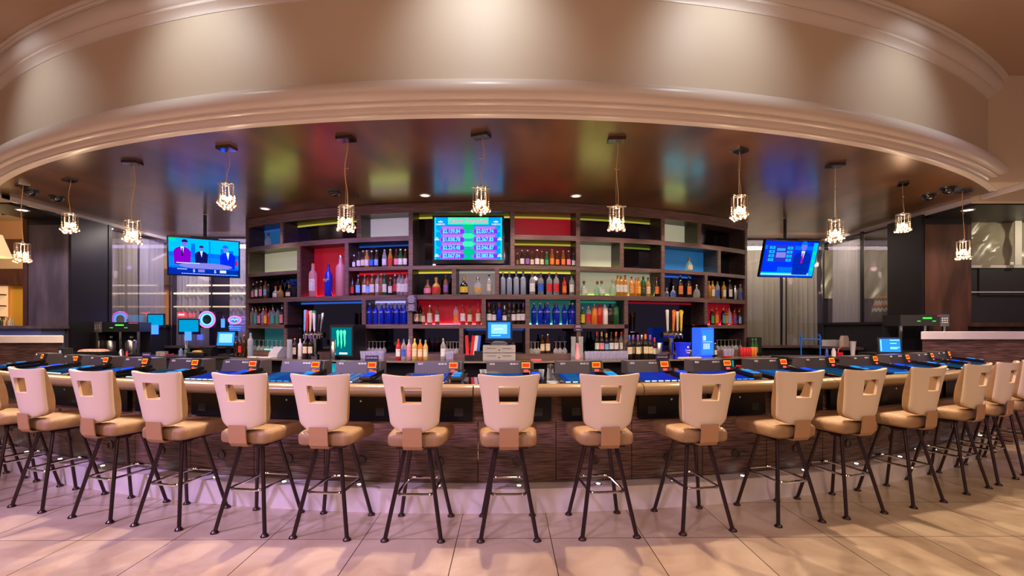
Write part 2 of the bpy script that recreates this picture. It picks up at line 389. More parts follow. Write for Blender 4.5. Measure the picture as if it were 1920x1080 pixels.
curtain((-5.35, 8.98), (-3.7, 8.98), 1.04, 2.98, 16, m_curt, 'grey sheer curtain between the neon signs and shelving')
curtain((3.3, 9.13), (5.15, 9.13), 1.04, 2.98, 17, m_curt2, 'cream sheer curtain below and behind the right television')
curtain((5.2, 9.13), (5.88, 9.13), 1.04, 2.98, 7, m_curt2, 'narrow cream sheer curtain in the right window corner')
curtain((6.02, 8.92), (6.02, 8.12), 1.47, 2.92, 8, m_curt, 'grey sheer curtain on the side window beside the painted urn')

# ================================================================== BAR COUNTER
bar = empty('bar_counter', (-.35, 3.9, 0), 0, 'long curved bar with padded tan rail and dark striped wood front on stone step', 'bar')
def bp(mb, name, mat, par=None):
    o = mb.build(name, mat, par or bar)
    if par is None: o.location = (.35, -3.9, 0)
    return o
A0, A1 = -rad(36), rad(36)
bp(arcbox(9.83, 10.0, 0, .18, A0, A1, 90), 'plinth', m_stone)
bp(arcbox(9.2, 9.835, .1, .175, A0, A1, 60), 'toe_board', m_dark)
bp(arcbox(9.25, 9.80, .60, .90, A0, A1, 60), 'bar_core', m_dark)
# machine angles
HX = [90, 149, 202, 271, 360, 463, 575, 677, 824, 956, 1085, 1211, 1328, 1434, 1526, 1610, 1673, 1722, 1757]
HP = [ph(x, 9.52) for x in HX]
step = rad(3.5)
p = ph(970, 9.86); pan = [p+step*k for k in range(-10, 11)]
pan = [a for a in pan if A0 < a-step/2 and a+step/2 < A1]
edges = [pan[0]-step/2]+[a+step/2 for a in pan]
seam = ph(896, 9.86)
p_ = seam
while p_-step > A0: p_ -= step
ps = []
while p_ < A1: ps.append(p_); p_ += step
ps = [A0]+ps+[A1]
for a, b in zip(ps[:-1], ps[1:]):
    if b-a > rad(.5): bp(arcbox(9.80, 9.86, .185, .65, a+.0003, b-.0003, 6), 'front_panel', m_zebra)
bp(arcbox(9.80, 9.85, .65, .90, A0, A1, 60), 'upper_panel', m_zebra)
vent = MB()
bayset = [x for x in HP]
extra = [HP[0]-rad(3.5)*k for k in (1, 2)]+[HP[-1]+rad(3.5)*k for k in (1, 2)]
for a in pan:
    if not (A0+.03 < a < A1-.03): continue
    o = bp(arcbox(9.86, 9.895, .665, .86, a-rad(1.5), a+rad(1.5), 6), 'access_panel', m_bay)
    for s in (-1, 1):
        g = MB()
        for k in range(7): g.add([P(a+s*rad(.9)+rad(.055)*(k-3), 9.898, z) for z in (.70, .76)]+[P(a+s*rad(.9)+rad(.055)*(k-3)+rad(.03), 9.898, z) for z in (.76, .70)], [(0, 1, 2, 3)])
        g.build('vent_slots', pbr('vent_grey', (.05, .05, .055), .5), o)
    q = P(a+rad(.05), 9.897, .81); lk = MB().lathe([(.0001, .004), (.008, .004), (.009, 0)], 10)
    k = lk.build('lock', m_chrome, o); k.location = q; k.rotation_euler = (PI/2, 0, a)
for a in pan:
    q = P(a, 9.862, .345); r_ = MB().lathe([(.0001, .004), (.026, .004), (.028, .010), (.036, .010), (.038, 0)], 20)
    o = bp(r_, 'round_vent', pbr('vent_ring', (.07, .035, .03), .3, coat=.4)); o.location = q+Vector((.35, -3.9, 0)); o.rotation_euler = (PI/2, 0, a)
    q = P(a+rad(.05), 9.93, .1805)
    o = bp(MB().lathe([(.0001, .003), (.015, .003), (.025, .002), (.026, 0)], 14), 'step_light', m_chrome); o.location = q+Vector((.35, -3.9, 0))
    l = MB().lathe([(.0001, .0045), (.015, .0045), (.016, .003)], 12).build('lens', m_led, o)
bp(arcbox(9.3, 9.99, .90, .935, A0, A1, 90), 'counter_top', m_blackgloss)
# padded rail in upholstered lengths, seams as in the photo
rp = [(10.03+.075*math.cos(t), .912+.047*math.sin(t)) for t in [2*PI*k/18 for k in range(18)]]
seams = [A0, ph(60, 10.05), ph(430, 10.05), ph(888, 10.05), ph(1203, 10.05), ph(1560, 10.05), ph(1850, 10.05), A1]
for a, b in zip(seams[:-1], seams[1:]):
    bp(sweep(MB(), rp, a+.0004, b-.0004, C1, 24, smooth=True), 'padded_rail', m_rail)

# ================================================================== POKER MACHINES
m_scr = {}
def screen_mat(i, a, b, sx=14, sy=9):
    k = 'game_screen_%d' % i
    m, N, L = nt(k); N.remove(N['Principled BSDF'])
    t = N.new('ShaderNodeTexCoord'); br = N.new('ShaderNodeTexBrick'); br.offset = 0
    br.inputs['Scale'].default_value = 1; br.inputs['Brick Width'].default_value = 1/sx; br.inputs['Row Height'].default_value = 1/sy
    br.inputs['Mortar Size'].default_value = .006; br.inputs['Color1'].default_value = (*a, 1); br.inputs['Color2'].default_value = (*b, 1)
    br.inputs['Mortar'].default_value = (.02, .08, .8, 1)
    L.new(t.outputs['Object'], br.inputs[0])
    e = N.new('ShaderNodeEmission'); L.new(br.outputs[0], e.inputs[0]); e.inputs[1].default_value = .40
    L.new(e.outputs[0], N['Material Output'].inputs[0]); return m
SM = [screen_mat(0, (.02, .10, .5), (.04, .3, .6), 8, 6), screen_mat(1, (.20, .5, .75), (.5, .65, .8), 16, 24), screen_mat(2, (.03, .04, .9), (.02, .10, .6), 6, 5), screen_mat(3, (.02, .06, .16), (.02, .16, .22), 5, 4), screen_mat(4, (.02, .25, .9), (.5, .45, .2), 40, 40)]
g_orange = glow('led_orange', (1, .035, .008), 1.3); g_yel = glow('led_yellow', (1, .42, .03), 2.2); g_pink = glow('led_pinkred', (1, .10, .12), .9)
g_blue = glow('glow_blue', (.01, .08, 1), 1.2); g_cyan = glow('glow_cyan', (.03, .35, 1), .9); g_white = glow('glow_white', (.7, .85, 1), 1.0)
m_num = pbr('number_paint', (.8, .78, .8), .5)
def make_machine(a, px, idx, scr, plaque, label):
    r = 9.58; rt = empty('poker_machine', P(a, r, .935), a, label, 'gaming machine', 'poker machines set in the bar top')
    # deck: sloping from rail up to the header; local -Y faces the player
    w = .25
    MB().prism([(-.375, .0), (-.375, .022), (-.01, .062), (.0, .0)], 0, -w, w).build('deck', m_blackgloss, rt)
    sl = math.atan2(.04, .365)
    s = MB().b2(-.15, .15, -.15, .15, 0, .003).build('game_screen', SM[scr], rt); s.location = (-.05, -.2, .0435); s.rotation_euler = (sl, 0, 0)
    btn = MB()
    for k in range(6): btn.b2(-.2+k*.055, -.165+k*.055, -.372, -.358, .024, .030)
    btn.build('button_row', g_white if idx % 3 else g_cyan, rt)
    bv = MB().box((.19, -.17, .064), (.085, .30, .03), 0, sl).build('bill_acceptor', m_blackgloss, rt)
    MB().box((.19, -.2, .081), (.06, .07, .002), 0, sl).box((.19, -.29, .071), (.065, .03, .002), 0, sl).build('acceptor_light', g_blue if idx % 2 else g_cyan, bv)
    hd = MB().prism([(-.02, .05), (.01, .155), (.13, .155), (.13, .0), (-.01, .0)], 0, -.195, .195).build('header_box', m_header, rt)
    tl = math.atan2(.03, .105)
    text('%d' % (1009+idx), .022, m_num, hd, (-.150, .0045, .137), PI/2-tl)
    text('08-00-%02d' % (2+idx), .019, m_num, hd, (.035, .0045, .137), PI/2-tl)
    dp = MB().box((.130, -.012, .110), (.088, .03, .10), 0, -tl).build('bonus_display', m_black, rt)
    dots = MB()
    for k in range(8):
        for z in (.146, .110): dots.box((.098+k*.009, -.0265+(z-.11)*.29, z), (.0055, .004, .0055), 0, -tl)
    for z in (.122, .134):
        for x in (.098, .161): dots.box((x, -.0265+(z-.11)*.29, z), (.0055, .004, .0055), 0, -tl)
    dots.build('display_dots', g_yel, dp)
    MB().box((.1295, -.0265+.018*.29, .128), (.068, .003, .046), 0, -tl).build('display_glow', g_orange, dp)
    MB().box((.130, -.0285-.026*.22, .083), (.038, .004, .020), 0, -tl).build('display_button', g_pink, dp)
    if plaque:
        pq = MB().box((.12, .0, .180), (.11, .006, .05)).build('bar_plaque', pbr('plaque_violet', (.05, .03, .09), .4), rt)
        text('CENTER BAR', .0165, m_num, pq, (.12, -.0042, .186))
    return rt
ORD = ['leftmost', 'second', 'third', 'fourth', 'fifth', 'sixth', 'seventh', 'eighth', 'ninth', 'tenth', 'eleventh', 'twelfth', 'thirteenth', 'fourteenth', 'fifteenth', 'sixteenth', 'seventeenth', 'eighteenth', 'nineteenth', 'twentieth', 'twenty-first', 'twenty-second']
scr = [0, 3, 3, 0, 3, 2, 0, 1, 4, 0, 0, 2, 2, 0, 3, 0, 3, 3, 3]
for i, (x, a) in enumerate(zip(HX, HP)):
    make_machine(a, x, i, scr[i], i in (3, 7, 11), 'dark video poker machine with number %d on its header, %s from the left' % (1009+i, ORD[i].replace('leftmost', 'first')))

# ================================================================== STOOLS
def rounded(pts, r, n=5):
    out = []; k = len(pts)
    for i in range(k):
        p0, p1, p2 = Vector(pts[i-1]), Vector(pts[i]), Vector(pts[(i+1) % k])
        a = (p0-p1).normalized(); b = (p2-p1).normalized(); s = p1+a*r; e = p1+b*r
        for j in range(n+1):
            t = j/n; q = s*(1-t)**2+p1*2*t*(1-t)+e*t*t; out.append((q.x, q.y))
    return out
def plate(us, vs_, hw, zf, yb, yf, hole):
    mb = MB(); nu, nv = len(us), len(vs_); V = []
    for f in (yb, yf):
        for v in vs_:
            for u in us: V.append((u*hw(v), f(u, v), zf(u, v)))
    o = nu*nv; F = []; keep = set()
    for j in range(nv-1):
        for i in range(nu-1):
            um, vm = (us[i]+us[i+1])/2, (vs_[j]+vs_[j+1])/2
            if hole[0] < um < hole[1] and hole[2] < vm < hole[3]: continue
            keep.add((i, j))
    for i, j in keep:
        a, b, c, d = j*nu+i, j*nu+i+1, (j+1)*nu+i+1, (j+1)*nu+i
        F += [(a, b, c, d), (o+d, o+c, o+b, o+a)]
        for (di, dj, e) in ((0, -1, (a, b)), (1, 0, (b, c)), (0, 1, (c, d)), (-1, 0, (d, a))):
            if (i+di, j+dj) not in keep: F.append((e[1], e[0], o+e[0], o+e[1]))
    mb.add(V, F, True); return mb
def make_stool():
    rt = empty('bar_stool', (0, 0, 0), 0, 'x', 'bar stool', 'tan bar stools along the curved bar')
    st = rounded([(-.178, -.185), (.178, -.185), (.215, .225), (-.215, .225)], .06)
    MB().loft(st, [(.596, .02), (.602, .006), (.615, 0), (.655, 0), (.668, .006), (.680, .022), (.686, .05), (.689, .12)]).build('seat', m_tan, rt)
    MB().box((0, 0, .585), (.26, .26, .022)).lathe([(.06, -.03), (.08, 0), (.08, .02)], 16, (0, 0, .575)).build('swivel_plate', m_legs, rt)
    hole = (-.36, .36, .50, .80)
    us = sorted(set([-1, -.97, -.9, -.75, -.55, hole[0], -.18, 0, .18, hole[1], .55, .75, .9, .97, 1]))
    vs_ = [0, .012, .035, .07, .12, .2, .3, .4, hole[2], .6, .7, hole[3], .87, .93, .97, .99, 1]
    def hw(v):
        base = .158+.045*v**1.6
        if v < .14: base *= math.sqrt(max(0, 1-((.14-v)/.14)**2))*.26+.74
        if v > .96: base -= .008*((v-.96)/.04)**2
        return base
    def zf(u, v): return .700+.375*v-(.012*(1-u*u) if v > .9 else 0)*(v-.9)*10+(.05*abs(u)**4*(1-v)**6)*.5-.012*(1-abs(u))*(1-v)**4
    def yb(u, v): return -.215-.055*v+.045*u*u
    def rnd(u, v, k=.008):
        e = 0
        if abs(u) > .93: e = k*((abs(u)-.93)/.07)**2
        return e
    ym = lambda u, v: yb(u, v)+.020
    def thick(u, v): return .018+.058*math.sin(PI*min(1, .12+v*.88)**.8)**1.0*(1-.25*abs(u)**3)
    yf = lambda u, v: ym(u, v)+thick(u, v)
    o = plate(us, vs_, hw, zf, lambda u, v: yb(u, v)+rnd(u, v, .012), ym, hole).build('back_shell', m_cream, rt)
    o = plate(us, vs_, lambda v: hw(v)*.985, zf, lambda u, v: ym(u, v)+.0006, lambda u, v: yf(u, v)-rnd(u, v, .02), (hole[0]*1.0, hole[1], hole[2], hole[3])).build('back_cushion', m_tan, rt)
    # strap
    pts = [(-.235, .73), (-.232, .66), (-.226, .61), (-.205, .585), (-.06, .583)]
    m = MB()
    V = []
    for (y, z) in pts:
        for x in (-.062, .062): V += [(x, y, z)]
    for (y, z) in pts:
        for x in (-.062, .062): V += [(x, y+.008 if z > .6 else y+.004, z+(.0 if z > .6 else .008))]
    n = len(pts); F = []
    for i in range(n-1):
        a = 2*i; F += [(a, a+1, a+3, a+2), (2*n+a+2, 2*n+a+3, 2*n+a+1, 2*n+a), (a, a+2, 2*n+a+2, 2*n+a), (a+1, 2*n+a+1, 2*n+a+3, a+3)]
    F += [(0, 2*n, 2*n+1, 1), (2*n-2, 2*n-1, 4*n-1, 4*n-2)]
    m.add(V, F); m.build('back_strap', m_strap, rt)
    for sx in (-1, 1):
        for sy in (-1, 1):
            l = MB().tube([(sx*.078, sy*.085, .58), (sx*.180, sy*.205, .014)], .0118, 10, ry=.014).build('leg', m_legs, rt)
            MB().lathe([(.0001, .016), (.015, .020), (.024, .010), (.027, .006), (.027, 0), (.0001, 0)], 14, (sx*.182, sy*.208, 0)).build('foot_glide', m_legs, l)
    ring = rounded([(-.118, -.158), (.118, -.158), (.118, .205), (-.118, .205)], .05, 6); ring = [(x, y, .283) for x, y in ring]; ring += ring[:2]
    MB().tube(ring, .0095, 8, caps=False).build('foot_ring', m_chrome, rt)
    return rt
stools = [-25.1, -21.8, -18.46, -14.69, -11.5, -8.0, -4.92, -1.57, 1.81, 5.41, 9.14, 13.06, 16.26, 19.99, 24.1, 27.1, 30.3, 33.4]
proto = make_stool()
for i, d in enumerate(stools):
    o = proto if i == 0 else clone(proto)
    a = rad(d)
    if i == 0: lb = 'tan bar stool cut off by the left picture edge, only part of seat showing'
    elif i == 1: lb = 'tan bar stool at far left with seat showing and backrest out of view'
    elif i == 17: lb = 'farthest tan bar stool on the right, beyond all other stools'
    elif i == 16: lb = 'tan bar stool at the right picture edge, next to the farthest one'
    else: lb = 'cream-backed tan bar stool, %s full backrest counting from the left' % ORD[i-2].replace('leftmost', 'first')
    place(o, P(a, 10.25 if i < 14 else 10.22, 0), a, lb)

# ================================================================== BACK BAR SHELVING
RF, RB = 7.2, 6.93
sh = empty('back_bar_shelving', (-.35, 6.3, 0), 0, 'tall curved shelving of dark striped wood with coloured backlit niches', 'shelving')
def sp(mb, name, mat, par=None, label=None):
    o = mb.build(name, mat, par or sh)
    if par is None: o.location = (.35, -6.3, 0)
    if label: o['label'] = label
    return o
Z = {1: (2.61, 2.92), 2: (2.205, 2.545), 3: (1.816, 2.155), 4: (1.42, 1.752), 5: (1.025, 1.363)}
def q(px): return ph(px, RF)
def seg(n, a, b): return max(3, int(abs(b-a)/rad(2))+1)
def board(x0, x1, z0, z1):
    a, b = q(x0), q(x1); o = sp(arcbox(RF-.02, RF, z0, z1, a, b, seg(0, a, b)), 'shelf_board', m_shelf)
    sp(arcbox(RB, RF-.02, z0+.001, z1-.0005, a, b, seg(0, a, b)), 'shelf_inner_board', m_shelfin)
E0, E1 = 462, 1401
board(E0, E1, 2.92, 3.048)
sp(arcbox(RF, RF+.012, 2.955, 3.045, q(E0), q(E1), 30), 'cornice', m_shelf)
board(E0, 773, 2.545, 2.61); board(958, E1, 2.545, 2.61)
board(E0, 557, 2.155, 2.205); board(654, E1, 2.155, 2.205)
board(E0, E1, 1.752, 1.816)
board(E0, 532, 1.363, 1.42); board(685, 1171, 1.363, 1.42); board(1328, E1, 1.363, 1.42)
board(E0, E1, .90, 1.025)
def upright(x, z0, z1, w=.055):
    a = q(x); h = w/2/RF
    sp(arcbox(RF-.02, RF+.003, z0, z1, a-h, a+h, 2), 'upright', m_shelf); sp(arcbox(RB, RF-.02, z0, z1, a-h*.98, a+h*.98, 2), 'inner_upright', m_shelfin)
for x in (463, 1399): upright(x, .9, 3.0, .06)
for x, z0, z1 in [(528, *Z[1]), (672, *Z[1]), (770, 2.155, 2.92), (961, 2.155, 2.92), (1084, *Z[1]), (1243, *Z[1]), (1312, *Z[1]),
                  (560, 1.816, 2.545), (650, 1.816, 2.545), (1084, *Z[2]), (1166, *Z[2]), (1243, *Z[2]), (1349, *Z[2]),
                  (769, *Z[3]), (851, *Z[3]), (932, *Z[3]), (1084, *Z[3]), (1243, *Z[3]), (1324, *Z[3]),
                  (535, *Z[4]), (682, *Z[4]), (769, *Z[4]), (907, *Z[4]), (989, *Z[4]), (1084, *Z[4]), (1174, *Z[4]), (1324, *Z[4]),
                  (535, *Z[5]), (682, *Z[5]), (770, *Z[5]), (865, *Z[5]), (989, *Z[5]), (1085, *Z[5]), (1174, *Z[5]), (1324, *Z[5])]:
    upright(x, z0-.001, z1+.001)
def pan_mat(n, c): return pbr('niche_'+n, c, .45, emit=c, es=.26)
NC = {'w': ('white', (.62, .60, .66)), 'y': ('yellow', (.60, .60, .42)), 'r': ('red', (.42, .008, .025)), 'g': ('green', (.03, .22, .19)), 'b': ('blue', (.02, .16, .42)),
      'l': ('lavender', (.25, .22, .45)), 't': ('teal', (.02, .14, .17)), 'p': ('pale', (.58, .60, .45)), 'n': ('grey', (.42, .36, .38)), 'd': ('darkred', (.10, .008, .015))}
GC = {'y': (.75, 1, .12), 'Y': (1, .85, .1), 'r': (1, .02, .05), 'c': (0, .8, 1), 'g': (.1, 1, .55), 'b': (.05, .2, 1), 'l': (.5, .45, 1), 'w': (1, .9, .75)}
niches = [ # px0, px1, z0, z1, back, led, strength, led edge
 (463, 528, *Z[1], 'b', 'b', 1.2, 't'), (528, 672, *Z[1], 'm', 'Y', 1.6, 't'), (672, 770, *Z[1], 'w', 'y', 3, 'b'), (770, 961, 2.205, 2.92, 'm', 'Y', 2, 't'), (961, 1084, *Z[1], 'r', 'Y', 1.4, 't'),
 (1084, 1243, *Z[1], 'm', 'Y', 1.2, 't'), (1243, 1312, *Z[1], 'p', 'y', 2.2, 'b'), (1312, 1399, *Z[1], 'm', None, 0, 't'),
 (463, 560, *Z[2], 'y', 'y', 4, 'b'), (560, 650, 1.816, 2.545, 'r', 'r', 9, 'b'), (650, 770, *Z[2], 'm', 'b', 1, 't'),
 (961, 1084, *Z[2], 'd', 'Y', 1.5, 't'), (1084, 1166, *Z[2], 'p', 'y', 3.4, 'b'), (1166, 1243, *Z[2], 'm', 'y', .6, 't'), (1243, 1349, *Z[2], 'b', 'c', 5, 'b'), (1349, 1399, *Z[2], 'm', None, 0, 't'),
 (463, 560, *Z[3], 'm', None, 0, 't'), (650, 769, *Z[3], 'd', 'r', 2, 't'), (769, 851, *Z[3], 'm', 'Y', 2.5, 't'), (851, 932, *Z[3], 'n', 'w', 1.2, 't'), (932, 1084, *Z[3], 'm', 'Y', 3, 't'),
 (1084, 1243, *Z[3], 'p', 'y', 3.2, 'b'), (1243, 1324, *Z[3], 'm', 'b', 2, 't'), (1324, 1399, *Z[3], 'm', None, 0, 't'),
 (463, 535, *Z[4], 'm', None, 0, 't'), (535, 682, 1.025, 1.752, 'm', 'b', 2, 't'), (682, 769, *Z[4], 'l', 'l', 4, 't'), (769, 907, *Z[4], 'r', 'r', 14, 'b'), (907, 989, *Z[4], 'm', None, 0, 't'),
 (989, 1084, *Z[4], 'g', 'g', 4, 'b'), (1084, 1174, *Z[4], 't', 'g', .6, 't'), (1174, 1324, 1.025, 1.752, 'm', 'r', .8, 't'), (1324, 1399, *Z[4], 'r', 'r', 7, 'b'),
 (463, 535, *Z[5], 't', 'g', 2.5, 'b'), (682, 770, *Z[5], 'm', None, 0, 't'), (770, 865, *Z[5], 'm', None, 0, 't'), (865, 989, *Z[5], 'm', 'b', 1, 't'),
 (989, 1085, *Z[5], 'm', None, 0, 't'), (1085, 1174, *Z[5], 'm', None, 0, 't'), (1324, 1399, *Z[5], 'm', None, 0, 't')]
for (x0, x1, z0, z1, bk, led, st, ed) in niches:
    a, b = q(x0), q(x1); n = seg(0, a, b)
    mt = m_mirror if bk == 'm' else pan_mat(*NC[bk])
    o = sp(arcbox(RB-.008, RB, z0-.01, z1+.01, a, b, n), 'back_panel', mt)
    o['label'] = ('smoked mirror' if bk == 'm' else NC[bk][0]+' backlit')+' back panel'
    if led:
        g = glow('strip_%s_%s%s%d' % (led, st, ed, z0 > 1.7), GC[led], st*((3.4 if z0 > 1.7 else 2.2) if ed == 'b' else .22)); hs = .005 if ed == 'b' else .012
        zl = z0+.006 if ed == 'b' else z1-.016
        sp(arcbox(RB+.002, RB+.010, zl-hs, zl+hs, a+.004, b-.004, n), 'led_strip', g)
    # darker inner lining of the sides
sp(arcbox(RB-.05, RB-.012, .9, 3.04, q(E0)+.002, q(E1)-.002, 30), 'carcass_back', m_dark)

# back counter
bc = empty('back_counter', P(0, 7.5, 0), 0, 'black curved back counter with thin pale edge under the shelving', 'counter')
off = -P(0, 7.5, 0)
c0, c1 = ph(432, 7.88), ph(1445, 7.88)
for mbx, nm, mt in [(arcbox(7.205, 7.88, .955, .975, c0, c1, 50), 'worktop', m_blackgloss), (arcbox(7.882, 7.89, .955, .977, c0, c1, 50), 'metal_edge', pbr('edge_metal', (.6, .5, .42), .25, .8)),
                    (arcbox(7.21, 7.80, 0, .954, c0+.01, c1-.02, 50), 'cabinet_front', m_blackgloss)]:
    o = mbx.build(nm, mt, bc); o.location = off
for x in (660, 1330):
    o = arcbox(7.801, 7.806, .72, .93, ph(x-45, 7.8), ph(x+45, 7.8), 6).build('lit_panel', pbr('teal_panel', (.01, .12, .15), .2, emit=(0, .45, .6), es=.5), bc); o.location = off

# ================================================================== BOTTLES
GL = {'clear': glass('glass_clear', (.75, .78, .80), .22, tint=(.92, .95, .96)), 'frost': glass('glass_frost', (.50, .58, .68), .5, .3, tint=(.75, .82, .9)),
      'amber': glass('glass_amber', (.32, .10, .018), .6), 'gold': glass('glass_gold', (.70, .36, .05), .5, tint=(.95, .6, .15)), 'dark': glass('glass_dark', (.020, .014, .012), .88),
      'blue': glass('glass_blue', (.01, .035, .62), .72, tint=(.05, .1, .9)), 'green': glass('glass_green', (.03, .16, .05), .6), 'brown': glass('glass_brown', (.065, .022, .008), .8),
      'red': glass('glass_red', (.62, .03, .03), .75), 'pink': glass('glass_pink', (.75, .35, .38), .7, .3), 'yellow': glass('glass_yellow', (.75, .6, .2), .7), 'orange': glass('glass_orange', (.80, .25, .03), .75),
      'white': pbr('white_glaze', (.78, .74, .72), .3), 'pale green': glass('glass_palegreen', (.45, .62, .5), .3, tint=(.8, .95, .85))}
CC = {'white': (.72, .70, .70), 'cream': (.72, .60, .42), 'red': (.62, .02, .03), 'blue': (.03, .12, .62), 'black': (.015, .015, .018), 'orange': (.80, .20, .03), 'yellow': (.80, .55, .05), 'green': (.03, .35, .10),
      'teal': (.03, .40, .42), 'pink': (.80, .25, .35), 'silver': (.6, .6, .62), 'brown': (.22, .09, .04), 'purple': (.25, .08, .4), 'gold': (.65, .40, .10), 'sky': (.2, .45, .85)}
def cm(c): return pbr('paint_'+c, CC[c], .35, 1 if c == 'silver' else 0, var=.0)
def lm(c):
    """printed label: its colour with darker print"""
    k = 'label_'+c
    if k in MATS: return MATS[k]
    m, N, L = nt(k); b = N['Principled BSDF']; b.inputs['Roughness'].default_value = .5
    t = N.new('ShaderNodeTexCoord'); n = N.new('ShaderNodeTexNoise'); n.inputs['Scale'].default_value = 95; n.inputs['Detail'].default_value = 1
    r = N.new('ShaderNodeValToRGB'); r.color_ramp.interpolation = 'CONSTANT'
    L.new(t.outputs['Object'], n.inputs[0]); L.new(n.outputs[0], r.inputs[0])
    r.color_ramp.elements[0].color = tuple(v*.45 for v in CC[c])+(1,) if c not in ('black', 'brown', 'purple') else (.5, .4, .3, 1)
    r.color_ramp.elements[1].position = .38; r.color_ramp.elements[1].color = (*CC[c], 1)
    L.new(r.outputs[0], b.inputs['Base Color']); MATS[k] = m; return m
KIND = { # profile(r/R, z/H), R/H ratio, label z range, cap start
 'std': ([(0.01, 0), (.9, 0), (1, .015), (1, .60), (.93, .66), (.6, .74), (.36, .79), (.33, .93)], .125, (.14, .50), .90),
 'tall': ([(0.01, 0), (.9, 0), (1, .015), (1, .66), (.85, .72), (.42, .78), (.36, .95)], .115, (.18, .52), .92),
 'wine': ([(0.01, 0), (.9, 0), (1, .015), (1, .58), (.9, .65), (.5, .74), (.38, .80), (.36, .97)], .125, (.18, .48), .80),
 'beer': ([(0.01, 0), (.9, 0), (1, .02), (1, .50), (.9, .58), (.5, .76), (.42, .95)], .14, (.10, .45), .93),
 'dec': ([(0.01, 0), (.8, 0), (.96, .05), (1, .2), (.97, .42), (.75, .60), (.34, .70), (.28, .86)], .26, (.12, .45), .80),
 'sky': ([(0.01, 0), (.92, 0), (1, .015), (1, .62), (.92, .69), (.5, .76), (.36, .80), (.34, .95)], .12, None, .92),
 'jug': ([(0.01, 0), (.95, 0), (1, .02), (1, .62), (.95, .64), (.93, .80), (.4, .86), (.2, 1)], .16, None, .94),
 'pour': ([(0.01, 0), (.9, 0), (1, .015), (1, .55), (.9, .62), (.45, .72), (.34, .82)], .125, (.08, .50), .78)}
BM = {}
def bottle_meshes(kind, gl, lab, cap, h):
    k = (kind, gl, lab, cap, h)
    if k in BM: return BM[k]
    prof, rr, lz, cz = KIND[kind]; R = h*rr
    body = MB().lathe([(r*R, z*h) for r, z in prof], 14).mesh('glass_body', GL[gl]); parts = [('glass_body', body)]
    top = prof[-1][1]; nr = prof[-1][0]*R
    cp = MB().lathe([(nr*1.12, cz*h), (nr*1.12, top*h+.004), (nr*.9, top*h+.012), (.0001, top*h+.013)], 10)
    if kind == 'pour': cp.tube([(0, 0, top*h), (0, -.004, h*.93), (0, -.02, h)], .004, 6)
    if kind == 'dec': cp.ball((0, 0, top*h+.02), nr*1.5, 10, 6)
    parts.append(('cap', cp.mesh('cap', cm(cap))))
    if lz and lab != 'none':
        parts.append(('paper_label', MB().lathe([(R*1.012, lz[0]*h), (R*1.012, lz[1]*h)], 10, a0=-PI/2-1.15, a1=-PI/2+1.15).mesh('paper_label', lm(lab))))
    BM[k] = parts; return parts
ART = {'std': 'spirit bottle', 'tall': 'tall bottle', 'wine': 'wine bottle', 'beer': 'small beer bottle', 'dec': 'round squat bottle', 'sky': 'vodka bottle', 'jug': 'juice container', 'pour': 'bottle with pour spout'}
def put_bottle(kind, gl, lab, cap, h, px, r, z, label, group, lettering=None, jit=0):
    a, t = phid(px, r)
    rt = empty('juice_container' if kind == 'jug' else 'wine_bottle' if kind == 'wine' else 'beer_bottle' if kind == 'beer' else 'liquor_bottle', P(a, r, z), a+jit, label, 'bottle', group)
    for nm, me in bottle_meshes(kind, gl, lab, cap, h):
        o = bpy.data.objects.new(nm, me); COL.objects.link(o); o.parent = rt
    if lettering:
        R = h*KIND[kind][1]
        text(lettering[0], lettering[1], cm(lettering[2]), rt, (0, -R*1.04, lettering[3]*h))
    return rt
def ordw(i, n):
    if n == 1: return 'alone'
    if i == 0: return 'first from left'
    if i == n-1: return 'last at right'
    return ORD[i]+' from left'
def row(items, r, z, where, group, dr=.0):
    n = len(items)
    for i, it in enumerate(items):
        px, kind, gl, lab, cap, h = it[:6]
        lt = it[6] if len(it) > 6 else None; rr = r+(it[7] if len(it) > 7 else random.uniform(-.01, .01))
        if kind == 'shaker':
            a = ph(px, rr); o = MB().lathe([(.0001, 0), (.03, 0), (.042, .15), (.04, .165), (.03, .19), (.022, .2), (.022, .225), (.0001, .23)], 16).build('cocktail_shaker', m_steel)
            o.location = P(a, rr, z); tag(o, 'steel cocktail shaker, %s %s' % (ordw(i, n), where), 'shaker'); continue
        g = gl if gl != 'frost' else 'frosted'
        lb = '%s %s%s, %s %s' % (g, ART[kind].replace('spirit ', ''), ' with '+cap+' cap' if kind != 'pour' else '', ordw(i, n), where)
        put_bottle(kind, gl, lab, cap, h, px, rr, z, lb, group, lt)
RR = 7.12
row([(503, 'dec', 'clear', 'none', 'brown', .20)], RR, 2.61, 'in top-left corner niche', 'bottles on the top shelf')
row([(587, 'tall', 'pink', 'white', 'orange', .50), (616, 'sky', 'blue', 'none', 'black', .47, ('SKYY', .038, 'yellow', .5)), (639, 'tall', 'pink', 'none', 'silver', .60)], RR-.02, 1.816, 'in tall red niche', 'giant display bottles')
bl = [('dark', 'white'), ('brown', 'white'), ('dark', 'cream'), ('gold', 'white'), ('dark', 'blue'), ('brown', 'sky'), ('clear', 'white'), ('gold', 'red'), ('brown', 'pink'), ('green', 'white'), ('brown', 'white')]
xs = [664, 673, 681, 688, 697, 706, 721, 732, 743, 751, 760]
row([(x, 'beer', g, l, c, h) for x, (g, l), c, h in zip(xs, bl, ['white', 'black', 'orange', 'silver', 'white', 'sky', 'silver', 'white', 'black', 'white', 'silver'], [.18, .22, .235, .24, .23, .235, .24, .24, .235, .24, .235])], RR+.02, 2.205, 'on beer shelf left of screen', 'beers left of the screen')
